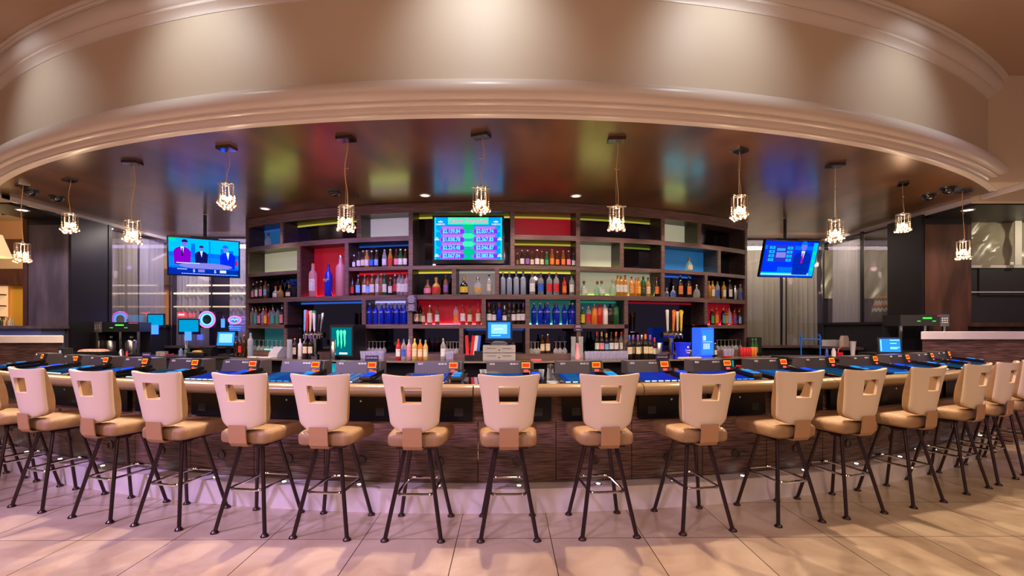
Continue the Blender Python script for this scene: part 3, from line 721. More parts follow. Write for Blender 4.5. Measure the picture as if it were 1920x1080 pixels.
bl = [('brown', 'brown'), ('dark', 'white'), ('dark', 'purple'), ('brown', 'cream'), ('brown', 'white'), ('brown', 'cream'), ('green', 'green'), ('amber', 'orange'), ('brown', 'orange'), ('amber', 'orange'), ('brown', 'pink'), ('dark', 'silver')]
xs = [970, 979, 989, 997.5, 1007, 1016, 1025, 1035, 1045, 1056, 1066, 1075]
row([(x, 'beer', g, l, c, h) for x, (g, l), c, h in zip(xs, bl, ['orange', 'green', 'silver', 'brown', 'white', 'red', 'green', 'brown', 'orange', 'red', 'silver', 'black'], [.17, .21, .21, .19, .22, .2, .19, .23, .2, .215, .215, .18])], RR+.02, 2.205, 'on beer shelf right of screen', 'beers right of the screen')
row([(1292, 'dec', 'pale green', 'cream', 'brown', .20)], RR, 2.205, 'in cyan niche', 'bottles on the second shelf')
row([(475, 'std', 'dark', 'pink', 'yellow', .25), (482, 'std', 'dark', 'white', 'cream', .28), (490, 'std', 'dark', 'pink', 'silver', .29), (498, 'tall', 'amber', 'sky', 'black', .28), (503, 'tall', 'dark', 'none', 'silver', .22),
     (517, 'dec', 'clear', 'white', 'orange', .17), (526, 'dec', 'gold', 'brown', 'brown', .18), (542, 'dec', 'dark', 'cream', 'brown', .18)], RR, 1.816, 'on third-row left end shelf', 'bottles of the third shelf left end')
W1 = [(661, 'std', 'dark', 'red', 'black', .26), (672, 'std', 'dark', 'sky', 'sky', .30), (684, 'std', 'amber', 'white', 'gold', .30), (690, 'std', 'amber', 'sky', 'red', .26), (698, 'std', 'amber', 'white', 'cream', .31), (709, 'std', 'clear', 'white', 'brown', .32),
      (715, 'std', 'amber', 'brown', 'cream', .31), (721, 'std', 'green', 'white', 'teal', .31), (732, 'std', 'dark', 'white', 'white', .25), (741, 'tall', 'brown', 'red', 'silver', .29), (749, 'std', 'clear', 'white', 'red', .32), (755, 'std', 'clear', 'white', 'red', .3), (763, 'std', 'pink', 'white', 'red', .31)]
row(W1, RR, 1.816, 'on whisky shelf left of sign', 'whisky shelf bottles')
row([(802, 'dec', 'amber', 'pink', 'brown', .20), (818, 'dec', 'gold', 'red', 'gold', .23), (836, 'std', 'amber', 'purple', 'purple', .28)], RR, 1.816, 'below lower-left screen corner', 'bottles below the screen')
row([(870, 'dec', 'dark', 'yellow', 'gold', .24), (896, 'dec', 'clear', 'gold', 'silver', .23), (917, 'tall', 'clear', 'cream', 'black', .27)], RR, 1.816, 'in grey niche under screen', 'bottles below the screen')
row([(943, 'tall', 'frost', 'none', 'silver', .31), (955, 'tall', 'frost', 'none', 'silver', .31), (968, 'tall', 'frost', 'none', 'blue', .32), (981, 'tall', 'frost', 'none', 'blue', .32), (998, 'std', 'clear', 'white', 'cream', .31), (1014, 'std', 'clear', 'blue', 'blue', .31),
     (1030, 'std', 'clear', 'red', 'red', .31), (1043, 'std', 'clear', 'red', 'red', .31), (1058, 'std', 'red', 'orange', 'red', .25), (1072, 'std', 'clear', 'white', 'black', .29)], RR, 1.816, 'on clear vodka shelf', 'vodka shelf bottles')
row([(1095, 'dec', 'pale green', 'white', 'brown', .19), (1120, 'dec', 'pale green', 'none', 'brown', .19), (1128, 'dec', 'pale green', 'white', 'brown', .20), (1149, 'dec', 'pale green', 'none', 'silver', .21), (1158, 'tall', 'gold', 'white', 'cream', .30), (1164, 'tall', 'gold', 'white', 'cream', .30),
     (1172, 'tall', 'gold', 'white', 'brown', .30), (1184, 'std', 'orange', 'gold', 'black', .28), (1192, 'std', 'gold', 'orange', 'gold', .27), (1197, 'std', 'orange', 'yellow', 'gold', .28), (1206, 'std', 'green', 'black', 'gold', .31), (1215, 'std', 'gold', 'cream', 'black', .28), (1231, 'std', 'dark', 'orange', 'red', .29)], RR, 1.816, 'on pale green lit shelf', 'bottles on the pale green lit shelf')
row([(1250, 'dec', 'clear', 'blue', 'silver', .12), (1262, 'dec', 'clear', 'blue', 'silver', .15), (1275, 'std', 'dark', 'orange', 'silver', .34), (1291, 'std', 'dark', 'orange', 'silver', .34), (1306, 'dec', 'clear', 'none', 'silver', .19)], RR, 1.816, 'in blue-lit mirror niche', 'bottles in the blue-lit niche')
row([(1329, 'tall', 'gold', 'none', 'yellow', .27), (1336, 'std', 'gold', 'white', 'yellow', .28), (1345, 'std', 'clear', 'blue', 'orange', .28), (1357, 'std', 'gold', 'white', 'yellow', .28), (1368, 'std', 'dark', 'white', 'gold', .32), (1378, 'shaker', 0, 0, 0, 0), (1388, 'std', 'clear', 'blue', 'silver', .26)], RR, 1.816, 'on third-row right end shelf', 'bottles of the third shelf right end')
row([(x, 'pour', g, l, c, h) for x, g, l, c, h in [(474, 'clear', 'none', 'silver', .30), (480, 'clear', 'teal', 'yellow', .27), (487, 'dark', 'pink', 'orange', .28), (494, 'clear', 'purple', 'silver', .29), (499, 'red', 'yellow', 'orange', .28), (506, 'clear', 'red', 'red', .26), (512, 'clear', 'teal', 'silver', .30), (521, 'clear', 'green', 'black', .28), (529, 'dark', 'pink', 'silver', .30)]],
    RR, 1.42, 'on fourth-row left end shelf', 'flavoured bottles at the left end')
row([(x, 'sky', 'blue', 'none', c, .295, ('SKYY', .022, 'white', .56), d) for x, c, d in [(693, 'white', 0), (705, 'yellow', 0), (716, 'yellow', 0), (723.5, 'black', -.05), (730, 'white', .01), (736, 'white', -.05), (744.5, 'white', 0), (752, 'white', -.05), (759, 'white', 0)]], RR, 1.42, 'in lavender niche', 'blue vodka bottles in the lavender niche')
row([(781, 'std', 'dark', 'cream', 'brown', .28, ('7', .075, 'red', .33)), (788, 'std', 'dark', 'cream', 'brown', .29, None, -.06), (794, 'std', 'amber', 'cream', 'red', .23), (806, 'pour', 'amber', 'cream', 'silver', .30), (820, 'std', 'amber', 'white', 'black', .26), (855, 'std', 'clear', 'orange', 'black', .27), (868, 'std', 'red', 'white', 'black', .29), (881, 'std', 'amber', 'cream', 'black', .26), (897, 'std', 'red', 'cream', 'red', .29)], RR, 1.42, 'in bright red niche', 'bottles in the bright red niche')
row([(917, 'wine', 'dark', 'white', 'red', .29), (926, 'wine', 'dark', 'white', 'black', .27), (936, 'wine', 'blue', 'none', 'red', .29), (946, 'wine', 'dark', 'white', 'silver', .25), (955, 'wine', 'dark', 'black', 'brown', .29), (963, 'wine', 'dark', 'white', 'brown', .28), (972.5, 'wine', 'dark', 'white', 'black', .29), (981.5, 'wine', 'dark', 'white', 'purple', .29)], RR, 1.42, 'in wine niche above till', 'wine bottles above the till')
row([(x, 'sky', 'blue', 'none', c, .295, ('SKYY', .022, 'white', .56), d) for x, c, d in [(1001, 'white', 0), (1013, 'yellow', 0), (1022, 'red', -.06), (1027, 'pink', .01), (1040, 'red', -.06), (1044.5, 'red', .01), (1058, 'red', 0), (1068, 'white', -.06), (1073.5, 'white', .01)]], RR, 1.42, 'in green niche', 'blue vodka bottles in the green niche')
row([(1092, 'pour', 'green', 'yellow', 'silver', .27), (1103, 'pour', 'clear', 'red', 'silver', .29), (1114, 'jug', 'orange', 'none', 'silver', .27), (1124, 'jug', 'red', 'none', 'yellow', .29), (1134, 'jug', 'white', 'none', 'sky', .28), (1144, 'jug', 'dark', 'none', 'sky', .29), (1154, 'jug', 'green', 'none', 'sky', .30)], RR, 1.42, 'on mixer shelf right of green niche', 'mixers on the fourth shelf')
row([(x, 'pour', g, l, c, h) for x, g, l, c, h in [(1335, 'dark', 'green', 'yellow', .27), (1343, 'red', 'orange', 'orange', .30), (1356, 'dark', 'teal', 'yellow', .29), (1361, 'red', 'orange', 'red', .28), (1367, 'clear', 'sky', 'orange', .30), (1377, 'red', 'blue', 'sky', .26), (1386, 'dark', 'sky', 'yellow', .26)]], RR, 1.42, 'in right end red niche', 'flavoured bottles at the right end')
ZW = .976
row([(443, 'std', 'dark', 'none', 'blue', .29), (451, 'tall', 'dark', 'red', 'black', .27), (458, 'std', 'brown', 'none', 'orange', .31), (470, 'tall', 'frost', 'none', 'sky', .33)], 7.62, ZW, 'on left end of back counter', 'bottles at the left end of the counter')
row([(553, 'std', 'dark', 'cream', 'orange', .26), (563, 'tall', 'white', 'none', 'white', .25), (573, 'wine', 'dark', 'cream', 'purple', .30), (583, 'wine', 'dark', 'cream', 'purple', .30)], 7.5, ZW, 'on counter left of beer taps', 'bottles left of the left beer taps')
row([(747, 'std', 'red', 'white', 'red', .26), (757, 'std', 'clear', 'blue', 'blue', .26), (767, 'std', 'pink', 'pink', 'sky', .26), (777.5, 'std', 'yellow', 'cream', 'yellow', .27), (788, 'std', 'orange', 'cream', 'teal', .26), (798, 'std', 'yellow', 'cream', 'sky', .25)], 7.58, ZW, 'of counter mixers under the sign', 'mixer bottles on the back counter')
row([(831, 'std', 'clear', 'white', 'clear' if 0 else 'silver', .27)], 7.55, ZW, 'on counter left of the menus', 'spirits standing on the counter')
row([(1017, 'std', 'brown', 'cream', 'brown', .26), (1027, 'std', 'brown', 'cream', 'silver', .27)], RR, 1.025, 'in niche right of till', 'brown bottles right of the till')
row([(1119, 'wine', 'dark', 'white', 'red', .29), (1128, 'wine', 'dark', 'pink', 'gold', .29), (1137, 'wine', 'dark', 'sky', 'gold', .27), (1146, 'wine', 'dark', 'white', 'black', .29), (1155, 'wine', 'brown', 'white', 'orange', .29), (1165, 'wine', 'clear', 'white', 'red', .29)], RR, 1.025, 'behind the tumbler row', 'wine bottles behind the tumblers')
row([(1180, 'wine', 'dark', 'cream', 'blue', .30), (1187, 'wine', 'dark', 'cream', 'purple', .30, None, -.1), (1196, 'wine', 'dark', 'cream', 'purple', .30), (1203, 'wine', 'dark', 'cream', 'silver', .30, None, -.1), (1210, 'wine', 'dark', 'cream', 'orange', .31), (1219, 'wine', 'dark', 'cream', 'purple', .30), (1227, 'wine', 'dark', 'white', 'red', .26)], 7.5, ZW, 'of dark wines left of right taps', 'dark wine bottles on the counter')
row([(1334, 'std', 'dark', 'white', 'orange', .24), (1341, 'beer', 'dark', 'white', 'silver', .18)], 7.5, ZW, 'on counter right of blue cooler', 'bottles right of the cooler')
row([(1411, 'beer', 'green', 'green', 'green', .23), (1417, 'beer', 'green', 'green', 'green', .23)], 7.45, ZW, 'at right end behind the cans', 'green beer bottles')

# glassware
tm = MB().lathe([(.024, 0), (.034, .10), (.032, .10), (.022, .006), (.0001, .006)], 14).mesh('tumbler', glass('tumbler_glass', (.62, .62, .85), .28, tint=(.93, .93, 1)))
def simple(me, name, px, r, z, label, cat, group=None, rz=0):
    a = ph(px, r); o = bpy.data.objects.new(name, me); COL.objects.link(o); o.location = P(a, r, z); o.rotation_euler = (0, 0, a+rz)
    return tag(o, label, cat, group)
for i in range(14): simple(tm, 'tumbler', 1101+i*5.6, 7.62, ZW, 'clear tumbler, %s in row before the white-labelled wines' % ordw(i, 14), 'glass', 'tumblers in front of the wines')
for i in range(8): simple(tm, 'tumbler', 680+i*5.2, 7.62, ZW, 'clear tumbler, %s in row right of green-logo cooler' % ordw(i, 8), 'glass', 'tumblers right of the left cooler')
for i, x in enumerate((1360, 1366, 1372)): simple(tm, 'tumbler', x, 7.6, ZW, 'clear tumbler on counter before the right stemware, %s' % ordw(i, 3), 'glass', 'tumblers at the right end')
for i, x in enumerate((840, 846)): simple(tm, 'tumbler', x, 7.62, ZW, 'clear tumbler just right of white-labelled bottle, %s one' % ('left' if i == 0 else 'right'), 'glass', 'tumblers left of the menus')
wg = MB().lathe([(.032, .16), (.03, .158), (.004, .150), (.004, .075), (.022, .062), (.034, .035), (.030, 0), (.028, 0)], 12).mesh('wine_glass', glass('stem_glass', (.7, .7, .7), .3, tint=(.95, .95, .95)))
for xs, wh in [([478, 486, 494, 502, 510, 518, 526], 'teal-lit niche'), ([692, 699, 706, 713, 720], 'niche above left tumblers'), ([838, 844, 850, 856, 861], 'niche left of menus'), ([996, 1003, 1009], 'niche right of till'), ([1042, 1050, 1059], 'niche left of pink bottle'), ([1345, 1352, 1359, 1366, 1373, 1380, 1388], 'right end niche')]:
    for i, x in enumerate(xs): simple(wg, 'wine_glass', x, RR+random.uniform(-.03, .03), 1.026, 'upturned stem glass, %s in %s' % (ordw(i, len(xs)), wh), 'glass', 'upturned glasses in the '+wh)
for i, (x, c) in enumerate([(1390, 'red'), (1395, 'red'), (1400, 'red'), (1405, 'red'), (1410, 'orange'), (1415, 'orange')]):
    me = MB().lathe([(.0001, 0), (.026, 0), (.028, .006), (.028, .105), (.024, .115), (.0001, .113)], 14).mesh('drink_can', lm(c))
    simple(me, 'drink_can', x, 7.62, ZW, '%s and white drink can, %s of six at counter end' % (c, ordw(i, 6)), 'can', 'cans at the right end of the counter')
for x, lb in ((1075, 'left'), (1089, 'right')):
    me = MB().lathe([(.0001, 0), (.032, 0), (.030, .20), (.034, .28), (.03, .28), (.026, .02), (.0001, .02)], 14).mesh('tall_glass', GL['clear'])
    simple(me, 'tall_glass', x, 7.3, ZW, 'tall slim glass just %s of the pink vase' % lb, 'glass')
simple(MB().lathe([(.0001, 0), (.03, 0), (.034, .04), (.022, .10), (.018, .17), (.028, .205), (.0001, .205)], 16).mesh('pink_vase', pbr('pink_glass', (.85, .35, .40), .2)), 'pink_vase', 1083, 7.6, ZW, 'slim pink vase-shaped bottle on the counter', 'vase')
simple(MB().loft(rounded([(-.07, -.04), (.07, -.04), (.07, .04), (-.07, .04)], .02), [(0, 0), (.012, .006)]).mesh('red_cloth', m_red), 'red_cloth', 1005, 7.7, ZW, 'folded red cloth on the back counter', 'cloth')
simple(MB().lathe([(.0001, 0), (.07, 0), (.075, .01), (.0001, .008)], 20).mesh('red_tray', m_red), 'red_tray', 1363, 7.75, ZW, 'small round red tray at right end of counter', 'tray')
simple(MB().lathe([(.03, 0), (.036, .02), (.03, .20), (.036, .24), (.034, .24), (.0001, .02)], 16).mesh('glass_pitcher', GL['clear']), 'glass_pitcher', 543, 7.6, ZW, 'tall clear pitcher left of the cream-labelled bottles', 'pitcher')

# ---------------- equipment on the back counter
def at(px, r, z=ZW): a = ph(px, r); return P(a, r, z), a
def cooler(px, wpx, h, label, body, lit, logo, dp=.15):
    loc, a = at(px, 7.4); t = phid(px, 7.4)[1]; w = wpx*t/890
    rt = empty('bottle_cooler', loc, a, label, 'cooler')
    MB().b2(-w/2, w/2, -.12, dp, 0, h).build('cabinet', body, rt)
    d = MB().b2(-w/2+.004, w/2-.004, -.14, -.122, .015, h-.01).build('door_frame', body, rt)
    MB().b2(-w/2+.03, w/2-.03, -.1415, -.139, .04, h-.04).build('lit_window', lit, d)
    if logo == 'claw':
        g = glow('claw_green', (.05, 1, .25), 2.2)
        for k, (x, dz) in enumerate([(-.05, 0), (0, .02), (.05, 0)]):
            m = MB().prism([(x-.022, h*.80), (x-.002, h*.84), (x+.018, h*.80), (x+.008, h*.62), (x+.012, h*.45), (x-.002, h*.33-dz), (x-.008, h*.5), (x-.014, h*.66)], 1, -.146, -.1425)
            m.build('claw_logo', g, rt)
        MB().b2(-.03, .09, -.146, -.142, .05, .075).build('glow_bar', g_white, rt)
    else:
        m = MB()
        for k in range(5): m.b2(-w/2+.05+k*.025, -w/2+.06+k*.025, -.145, -.142, h*.25, h*.45)
        for k in range(3): m.b2(-w/2+.04+k*.02, -w/2+.05+k*.02, -.145, -.142, h*.55, h*.72)
        m.b2(-w/2+.035, w/2-.04, -.145, -.142, h*.5, h*.515).build('cold_light', g_white, rt)
    return rt
cooler(652, 50, .44, 'black counter cooler glowing teal with a green claw logo', m_black, glow('cooler_teal', (0, .16, .22), .8), 'claw')
cooler(1312, 33, .40, 'small bright blue lit cooler right of the blue bucket', pbr('cooler_blue', (.05, .15, .75), .3, emit=(.02, .12, 1), es=.6), glow('cooler_blue_lit', (.03, .25, 1), 1.0), 'x', .02)
loc, a = at(1280, 7.62)
rt = empty('ice_bucket', loc, a, 'blue drinks bucket with white lettering on the back counter', 'bucket')
MB().lathe([(.0001, 0), (.075, 0), (.10, .19), (.106, .19), (.106, .2), (.095, .2), (.07, .02), (.0001, .02)], 24).build('pail', pbr('bucket_blue', (.02, .04, .75), .3, emit=(0, .02, 1), es=.25), rt)
text('Corona', .035, m_num, rt, (.01, -.098, .10), sx=.9); text('Extra', .028, m_num, rt, (.01, -.095, .07))
MB().prism([(-.012, .13), (.012, .13), (.016, .15), (.006, .145), (0, .158), (-.006, .145), (-.016, .15)], 1, -.104, -.101).build('crown_mark', m_num, rt)
# beer taps
def taps(px, label, handles):
    loc, a = at(px, 7.45); rt = empty('beer_tap_tower', loc, a, label, 'beer taps')
    MB().lathe([(.07, 0), (.07, .02), (.035, .04), (.032, .26), (.0001, .26)], 18).build('column', m_chrome, rt)
    MB().tube([(-.15, 0, .30), (.15, 0, .30)], .04, 14).build('tap_head', m_chrome, rt)
    for k, (x, hgt, c, top, tilt) in enumerate(handles):
        f = MB().tube([(x, -.035, .30), (x, -.08, .30), (x, -.085, .25)], .009, 8).tube([(x, -.06, .30), (x, -.06, .35)], .008, 8).build('faucet', m_chrome, rt)
        h = MB().loft(rounded([(-.013, -.01), (.013, -.01), (.013, .01), (-.013, .01)], .006, 3), [(0, .004), (.03, 0), (hgt*.6, -.004), (hgt, -.008), (hgt+.01, 0)]).build('tap_handle', cm(c), f)
        h.location = (x, -.06, .35); h.rotation_euler = (0, tilt, 0)
        if top:
            b = MB().lathe([(.0001, -.008), (.03, -.008), (.03, .008), (.0001, .008)], 16).build('handle_badge', cm(top), h); b.rotation_euler = (PI/2, 0, 0); b.location = (0, -.004, hgt+.01)
    return rt
taps(591, 'chrome beer taps with blue, white and green handles, left pair of openings', [(-.12, .28, 'sky', None, .05), (-.08, .27, 'red', None, .02), (-.03, .24, 'cream', 'cream', .06), (.04, .24, 'white', 'green', -.02), (.10, .22, 'black', None, .12), (.14, .24, 'silver', None, .16)])
taps(1258, 'chrome beer taps with white, orange and yellow handles, right opening', [(-.10, .28, 'white', None, -.03), (-.01, .25, 'orange', 'orange', .04), (.06, .26, 'cream', None, -.02), (.12, .25, 'yellow', 'yellow', .0)])
# coffee machines/drip trays stand-ins under taps
loc, a = at(1236, 7.55); o = MB().lathe([(.0001, 0), (.03, 0), (.042, .19), (.036, .2), (.0001, .2)], 16).build('cocktail_shaker', m_steel); o.location = loc; tag(o, 'steel shaker tin beside the right beer taps', 'shaker')
loc, a = at(625, 7.6)
for k in range(1):
    o = MB().lathe([(.0001, 0), (.03, 0), (.036, .16), (.03, .17), (.036, .2), (.03, .21), (.034, .24), (.0001, .25)], 14).build('cup_stack', m_steel); o.location = loc; tag(o, 'tall stack of pale cups left of the green-logo cooler', 'cups')
# till
loc, a = at(936, 7.5)
rt = empty('cash_register', loc, a, 'touch-screen till on two stainless cash drawers in the centre', 'till')
for k in (0, 1):
    d = MB().b2(-.20, .20, -.18, .10, .0+k*.092, .085+k*.092).build('cash_drawer', pbr('drawer_steel', (.48, .46, .46), .35, .4), rt)
    MB().b2(-.15, -.04, -.183, -.179, .05+k*.092, .055+k*.092).b2(.04, .15, -.183, -.179, .05+k*.092, .055+k*.092).build('slot', m_black, d)
    l = MB().lathe([(.0001, .004), (.008, .004), (.009, 0)], 10).build('lock', m_black, d); l.location = (0, -.18, .03+k*.092); l.rotation_euler = (PI/2, 0, 0)
MB().loft(rounded([(-.12, -.12), (.12, -.12), (.12, .08), (-.12, .08)], .03), [(.178, 0), (.20, .01), (.23, .05)]).b2(-.05, .05, .0, .05, .2, .34).build('stand', m_black, rt)
mo = MB().b2(-.165, .165, -.06, -.02, .24, .49).build('monitor', m_black, rt)
MB().b2(-.14, .14, -.063, -.0605, .265, .465).build('monitor_screen', glow('pos_blue', (.02, .22, 1), 1.3), mo)
MB().b2(-.10, .10, -.066, -.0635, .32, .44).build('screen_window', glow('pos_pale', (.25, .6, 1), 1.2), mo)
MB().b2(-.10, .02, -.0665, -.0635, .297, .303).b2(-.06, .05, -.067, -.0665, .375, .385).build('screen_text', glow('pos_white', (.9, .95, 1), 1.2), mo)
def pos(px, r, z, label, rz, w=.33, tilt=.15, kind=0):
    loc, a = at(px, r, z); rt = empty('order_terminal', loc, a+rz, label, 'monitor')
    MB().loft(rounded([(-.10, -.1), (.10, -.1), (.10, .1), (-.10, .1)], .03), [(0, 0), (.02, .01), (.035, .04)]).b2(-.03, .03, .02, .06, .02, .16).build('stand', m_black, rt)
    mo = MB().b2(-w/2, w/2, -.02, .02, -.13, .13).build('monitor', m_black, rt); mo.location = (0, 0, .22); mo.rotation_euler = (-tilt, 0, 0)
    MB().b2(-w/2+.02, w/2-.02, -.0225, -.0205, -.11, .11).build('monitor_screen', MATS['pos_blue'], mo)
    if kind == 0: MB().b2(-w/2+.05, w/2-.05, -.026, -.023, -.06, .08).build('screen_window', MATS['pos_pale'], mo)
    else:
        m = MB()
        for z_, x0, x1 in ((.075, .0, .11), (.025, .0, .07), (-.04, .0, .11), (-.06, 0, .08)): m.b2(x0, x1, -.026, -.023, z_, z_+.014)
        m.b2(-.13, -.115, -.026, -.023, -.1, .1).build('screen_window', glow('pos_mint', (.3, .9, .7), 1.1), mo)
# menus
for k, (x, c, tl) in enumerate([(877, 'red', -.05), (884, 'red', .10), (889, 'white', .13), (895, 'blue', .10)]):
    loc, a = at(x, 7.45, ZW+.01); o = MB().b2(-.02, .02, -.012, .012, 0, .29).build('menu_book', cm(c)); o.location = loc; o.rotation_euler = (0, tl, a)
    tag(o, '%s tall menu standing left of the till, %s' % (c, ordw(k, 4)), 'menu', 'menus left of the till')
loc, a = at(884, 7.55, ZW); o = MB().loft(rounded([(-.08, -.04), (.08, -.04), (.08, .05), (-.08, .05)], .02), [(0, 0), (.05, -.003), (.055, .02)]).build('menu_tray', m_black); o.location = loc; o.rotation_euler = (0, 0, a); tag(o, 'black tray at the foot of the red menus', 'tray')
loc, a = at(898, 7.6); o = MB().b2(-.055, .055, -.06, .06, 0, .11).b2(-.03, .03, -.063, -.059, .07, .073).build('receipt_printer', m_black); o.location = loc; o.rotation_euler = (0, 0, a); tag(o, 'black receipt printer left of the cash drawers', 'printer')
loc, a = at(522, 7.6); o = MB().prism([(-.10, 0), (.12, 0), (.12, .13), (.0, .14), (-.08, .06)], 0, -.08, .08).build('card_printer', pbr('printer_grey', (.38, .37, .38), .4)); o.location = loc; o.rotation_euler = (0, 0, a); tag(o, 'white label printer before the teal glasses', 'printer')
for k, x in enumerate((478, 500)):
    loc, a = at(x, 7.75); o = MB().box((0, 0, .004+.0*k), (.17, .10, .008), .2*k).build('paper_sheets', m_paper); o.location = loc; o.rotation_euler = (0, 0, a); tag(o, 'loose white papers on counter, %s pile' % ('left' if k == 0 else 'right'), 'paper')
loc, a = at(1293, 7.8); o = MB().loft(rounded([(-.17, -.03), (.17, -.04), (.17, .03), (-.17, .04)], .02), [(0, 0), (.012, .004), (.016, .012)]).build('towel', pbr('towel', (.62, .45, .38), .9)); o.location = loc; o.rotation_euler = (0, 0, a); tag(o, 'pale bar towel at counter edge before the blue bucket', 'towel')
# signs on the shelf edge
for px, y0, y1, w, lb in [(771, 553, 584, .15, 'violet warning placard with white print hung on shelf edge'), (1084, 609, 621, .12, 'small dark notice with white print above the pink vase')]:
    a, t = phid(px, RF+.02); z0, z1 = zz(y1, t), zz(y0, t)
    rt = empty('notice_sign', P(a, RF+.02, z0), a, lb, 'sign'); MB().b2(-w/2, w/2, -.003, .003, 0, z1-z0).build('sign_plate', pbr('sign_violet', (.06, .04, .11), .4), rt)
    m = MB(); n = int((z1-z0)/.018); h = z1-z0
    for k in range(n):
        ww = w*.38*(.6+.4*((k*7) % 5)/4) if k not in (0, n//2+1) else w*.25
        if k == n//2: continue
        m.b2(-ww, ww, -.0045, -.0032, h-.018-k*.017, h-.011-k*.017)
    m.build('sign_print', m_num, rt)

# ================================================================== TELEVISIONS
m_tvb = pbr('tv_bezel', (.004, .004, .010), .2)
def quadmesh(pts, y): return MB().prism(pts, 1, y-.0006, y)
# centre screen
t = 6.48; w, h = 134*t/890, 90*t/890
tv = empty('progressive_display', (-(960-878)/890*t, t, zz(449, t)), 0, 'large screen of Quarter Progressives jackpots in the shelving centre', 'screen')
MB().b2(-w/2, w/2, 0, .06, -h/2, h/2).build('bezel', m_tvb, tv)
MB().b2(-.15, .15, .06, .12, -.15, .15).build('wall_bracket', m_black, tv)
sw, sh_ = w*.945, h*.88; zo = .012
MB().b2(-sw/2, sw/2, -.002, 0, -sh_/2+zo, sh_/2+zo).build('screen', glow('tv_teal', (.0, .20, .52), 1.5), tv)
def sx_(u): return (u-.5)*sw   # screen fractions to local
def sz_(v): return zo+(.5-v)*sh_
def piece(name, u0, u1, v0, v1, mat, y=-.0032, cut=0):
    x0, x1, z0, z1 = sx_(u0), sx_(u1), sz_(v1), sz_(v0); c = cut*(z1-z0)
    return quadmesh([(x0, (z0+z1)/2), (x0+c, z1), (x1-c, z1), (x1, (z0+z1)/2), (x1-c, z0), (x0+c, z0)] if cut else [(x0, z0), (x0, z1), (x1, z1), (x1, z0)], y).build(name, mat, tv)
gG = glow('tv_green', (.04, .95, .35), 1.1); gG2 = glow('tv_green2', (.0, .50, .22), 1); gM = glow('tv_magenta', (.55, .05, .62), 1); gV = glow('tv_violet', (.14, .02, .80), 1.3); gC = glow('tv_cyan', (.02, .95, .80), 1.1)
gMg = glow('tv_magtext', (.75, .04, .55), 1); gW = glow('tv_white', (.6, .8, 1), 1); gE = glow('tv_edge', (.0, .45, .9), 1.4)
piece('edge_glow', 0, .025, 0, 1, gE); piece('edge_glow', .975, 1, 0, 1, gE)
piece('title_bar', .20, .80, .0, .165, gG); text('Quarter Progressives', .082, gMg, tv, (0, -.0045, sz_(.08)), sx=.74)
piece('centre_band', .42, .58, .165, 1, gG2)
for k in range(2): piece('centre_diamond', .40, .60, .38+.19*k, .50+.19*k, gG, -.0036, .6)
nums = [('$2.159.84', '$2.037.74'), ('$1.038.78', '$2.367.83'), ('$2.224.48', '$2.046.87'), ('$2.067.04', '$2.083.86')]
for k in range(4):
    v = .215+.195*k
    for s in (0, 1):
        u0, u1 = (.07, .44) if s == 0 else (.56, .93)
        piece('jackpot_row', u0, u1, v+.05, v+.185, gM, -.0038, .5); piece('row_title', u0+.04, u1-.02, v, v+.06, gM, -.0037)
        piece('row_field', u0+.03, u1-.0, v+.065, v+.165, gV, -.0042)
        m = MB()
        for j in range(16):
            x = sx_(u0+.05+j*.018); m.b2(x, x+.010, -.0046, -.0042, sz_(v+.042), sz_(v+.02))
        m.build('title_print', gE, tv)
        text(nums[k][s], .074, gC, tv, (sx_((u0+u1)/2+(-.005 if s == 0 else 0)), -.0052, sz_(v+.115)), sx=.82)
        d = MB().lathe([(.0001, .001), (.020, .001), (.020, 0)], 18).build('round_badge', g_cyan, tv); d.rotation_euler = (PI/2, 0, 0); d.location = (sx_(.46 if s == 0 else .54), -.0055, sz_(v+.115))
        x = sx_(.035 if s == 0 else .965); MB().b2(x-.03, x+.03, -.004, -.003, sz_(v+.13), sz_(v+.10)).b2(x-.015, x+.015, -.004, -.003, sz_(v+.09), sz_(v+.065)).build('side_logo', gW if k % 2 else gE, tv)
for s in (.09, .91):
    text('GAMEKING', .030, gW, tv, (sx_(s), -.0045, sz_(.165)), sx=.8)
    x = sx_(s); z = sz_(.12); quadmesh([(x-.03, z), (x-.035, z+.02), (x-.015, z+.012), (x, z+.03), (x+.015, z+.012), (x+.035, z+.02), (x+.03, z)], -.0045).build('crown_logo', gW, tv)

